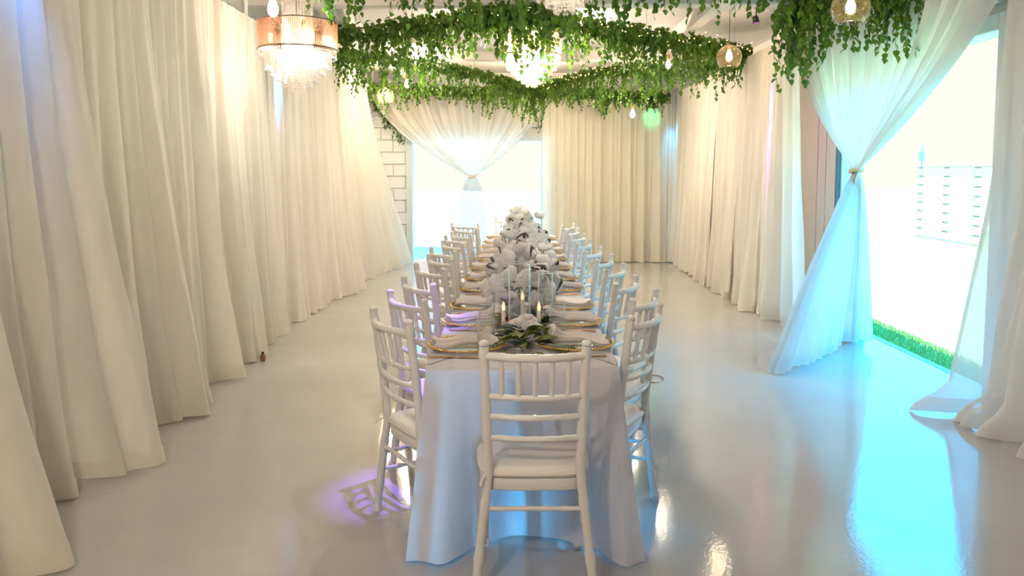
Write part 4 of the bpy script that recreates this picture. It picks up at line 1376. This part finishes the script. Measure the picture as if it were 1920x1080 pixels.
chs = [((-1.70, 6.2, 2.42), 0.33, 'large crystal drum chandelier at the upper left beside the drapes'),
       ((0.117, 8.2, 2.66), 1.8, 'crystal drum chandelier over the middle of the table'),
       ((0.24, 4.4, 2.66), 0.16, 'crystal chandelier cut off by the top picture edge, only its tip showing')]
for k, (loc, pw, lab) in enumerate(chs):
    o = ch0 if k == 0 else copy_tree(ch0)
    o.location = loc
    tag(o, lab, 'chandelier', 'crystal drum chandeliers')
    top = ZC - loc[2]
    link('ceiling_chain', MB().tube([(0, 0, 0.61), (0, 0, top)], 0.006, 6).mesh('ceiling_chain', 'bronze'), o)
    point('chandelier_light', o, (0, 0, 0.03), CHAND_W * pw, WARM, 0.09)
# added chandelier behind the camera, out of view, to light the front
for loc, where in (((-1.0, 0.3, 2.66), 'added unseen behind the viewer to light the front of the hall'),):
    o = copy_tree(ch0)
    o.location = loc
    tag(o, 'crystal drum chandelier ' + where, 'chandelier', 'crystal drum chandeliers')
    for c in list(o.children):
        if c.type == 'LIGHT':
            bpy.data.objects.remove(c)
    point('chandelier_light', o, (0, 0, 0.09), CHAND_W * 1.35, WARM, 0.10)

# ------------------------------------------------------------------ pendant lamps
def pend_parts(t, top, globe):
    link('cord', MB().tube([(0, 0, 0.10), (0, 0, top)], 0.003, 6, False).mesh('cord', 'cord'), t)
    link('socket', MB().lathe([(0.0, 0.115), (0.008, 0.112), (0.020, 0.085), (0.019, 0.045), (0.016, 0.04), (0.0, 0.04)], 16).mesh('socket', 'brass'), t)
BG = MB().lathe([(0.012, 0.045), (0.016, 0.030), (0.030, -0.010), (0.032, -0.030), (0.026, -0.055), (0.012, -0.070), (0.0, -0.073)], 20).mesh('bulb', 'bulbglass')
BF = MB().lathe([(0.0, 0.02), (0.010, 0.015), (0.013, -0.02), (0.011, -0.05), (0.0, -0.053)], 12).mesh('filament', 'bulb')
GLB = MB().lathe([(0.022, 0.085)] + [(0.125 * math.sin(a), -0.035 + 0.125 * math.cos(a)) for a in [R(14 + 124 * k / 18) for k in range(19)]] + [(0.078, -0.128), (0.074, -0.124)], 36).mesh('globe_shade', 'globe')
pend = [((2.179, 5.4, 2.60), 1, 'large amber glass globe pendant at the top, in front of the ivy cascade'),
        ((2.093, 8.15, 2.665), 1, 'amber glass globe pendant hanging before the right wall garland'),
        ((-2.0, 12.0, 2.64), 1, 'small looking amber globe pendant at the far left of the back curtain'),
        ((-1.459, 4.8, 2.475), 0, 'large bare filament bulb left of the chandelier, at the top'),
        ((0.252, 7.4, 2.52), 0, 'bare filament bulb in front of the middle chandelier'),
        ((-1.498, 10.7, 2.665), 0, 'bare filament bulb next to the far left globe pendant'),
        ((1.75, 9.6, 2.77), 0, 'bare filament bulb glowing in the garland on the right'),
        ((0.14, 11.85, 2.72), 1, 'amber globe pendant half hidden in the ivy under the middle chandelier'),
        ((1.489, 10.7, 2.27), 0, 'bare filament bulb hanging lowest before the back drapes')]
for loc, gl, lab in pend:
    t = thing('globe_pendant' if gl else 'filament_pendant', lab, 'pendant lamp', loc, 0, 'globe pendants' if gl else 'bare bulb pendants')
    pend_parts(t, ZC - loc[2], gl)
    link('bulb', BG, t)
    link('filament', BF, t)
    if gl:
        link('globe_shade', GLB, t)
    point('bulb_light', t, (0, 0, -0.02), BULB_W * (5.6 if loc[1] > 10 else (0.8 if loc[1] > 7 else 0.5)), (1.0, 0.92, 0.80), 0.03)

# ------------------------------------------------------------------ coloured led spots
def led(label, loc, target, col, watts, angle, blend=0.5, size=0.03):
    t = thing('led_spotlight', label, 'spotlight', loc, 0, 'small coloured spotlights')
    d = (Vector(target) - Vector(loc)).normalized()
    q = d.to_track_quat('-Z', 'Y').to_euler()
    h = link('housing', MB().lathe([(0.0, 0.07), (0.022, 0.07), (0.030, 0.05), (0.032, 0.0), (0.028, 0.0), (0.026, 0.006), (0.0, 0.006)], 20).mesh('housing', 'black'), t, (0, 0, 0), q)
    link('lens', MB().lathe([(0.0, 0.003), (0.026, 0.003), (0.026, 0.005), (0.0, 0.005)], 16).mesh('lens', emit('led_' + label[:8], col, 3.0)), h)
    link('yoke', MB().tube([(0, 0, 0.03), (0, 0, ZC - loc[2] if loc[2] > 1 else 0.02 - loc[2])], 0.006, 6).mesh('yoke', 'black'), t)
    l = bpy.data.lights.new('led_beam', 'SPOT')
    l.energy = watts
    l.color = col
    l.spot_size = R(angle)
    l.spot_blend = blend
    l.shadow_soft_size = size
    o = bpy.data.objects.new('led_beam', l)
    COL.objects.link(o)
    o.parent = t
    o.rotation_euler = q
    o.location = d * 0.01
    return t
BLUE, CYAN, PINK, GREEN, VIOLET = (0.03, 0.25, 1.0), (0.05, 0.5, 1.0), (1.0, 0.08, 0.75), (0.05, 1.0, 0.35), (0.22, 0.12, 1.0)
led('blue spotlight high on the left wall behind the chandelier', (-2.04, 7.5, 2.72), (-2.26, 7.5, 2.24), BLUE, 150, 22)
led('blue spotlight above the near end of the left drapes', (-2.02, 3.55, 2.82), (-2.26, 3.6, 2.3), BLUE, 40, 50, 0.9)
led('pink spotlight at the top of the right wall drapes', (2.34, 8.1, 2.96), (2.52, 8.1, 1.9), PINK, 700, 11)
led('blue spotlight in the far right corner above the drapes', (2.36, 12.85, 2.66), (2.47, 13.0, 1.8), CYAN, 90, 32, 0.8)
led('green spotlight at the far right end of the back garland', (2.10, 12.75, 2.50), (2.12, 13.02, 2.38), GREEN, 8.0, 60, 0.9)
led('green spotlight at the far left end of the back garland', (-2.2, 12.9, 2.66), (-2.27, 13.15, 2.50), GREEN, 2.0, 50, 0.9)
led('violet spotlight on the ceiling beam aimed at the left chairs', (-0.22, 4.5, 2.94), (-0.54, 3.70, 0.20), VIOLET, 420, 15, 0.8)

led('blue spotlight lying under the near end of the table', (0.20, 3.75, 0.10), (0.10, 3.0, 0.12), CYAN, 52, 150, 0.6)  # added hidden lamp for the blue glow through the cloth
# ------------------------------------------------------------------ small things
t = thing('brown_bottle', 'tiny brown bottle on the floor at a drape hem, left wall', 'bottle', (-2.03, 6.2, 0))
link('body', MB().lathe([(0.0, 0.0), (0.018, 0.0), (0.02, 0.006), (0.02, 0.045), (0.009, 0.058)], 16).mesh('body', 'amber'), t)
link('cap', MB().lathe([(0.0095, 0.056), (0.0105, 0.058), (0.0105, 0.074), (0.0, 0.075)], 16).mesh('cap', 'black'), t)
pts = [(0.945 + 0.09 * math.cos(a), 5.68 + 0.10 * math.sin(a), 0.004 + 0.004 * math.sin(2 * a)) for a in [R(-150 + 300 * k / 40) for k in range(41)]] 
tag(link('cable_loop', MB().tube(pts, 0.0035, 6).mesh('cable_loop', 'copper')), 'thin brown cable loop lying on the floor right of the chairs', 'cable')
for k, (y, lab) in enumerate(((8.02, 'blue door pull chain beside the right wall drapes'), (7.80, 'grey door pull chain next to the garden door track'))):
    mb = MB()
    for j in range(95):
        z = 0.45 + j * 0.022
        mb.add([(0.008 * p[0], 0.008 * p[1], z + 0.010 * p[2]) for p in OCT], OCF)
    t = thing('pull_chain', lab, 'chain', (2.96, y, 0))
    link('links', mb.mesh('links', 'steel'), t)['kind'] = 'stuff'
    link('cord', MB().tube([(0, 0, 0.45), (0, 0, 2.6)], 0.002, 4).mesh('cord', 'steel'), t)
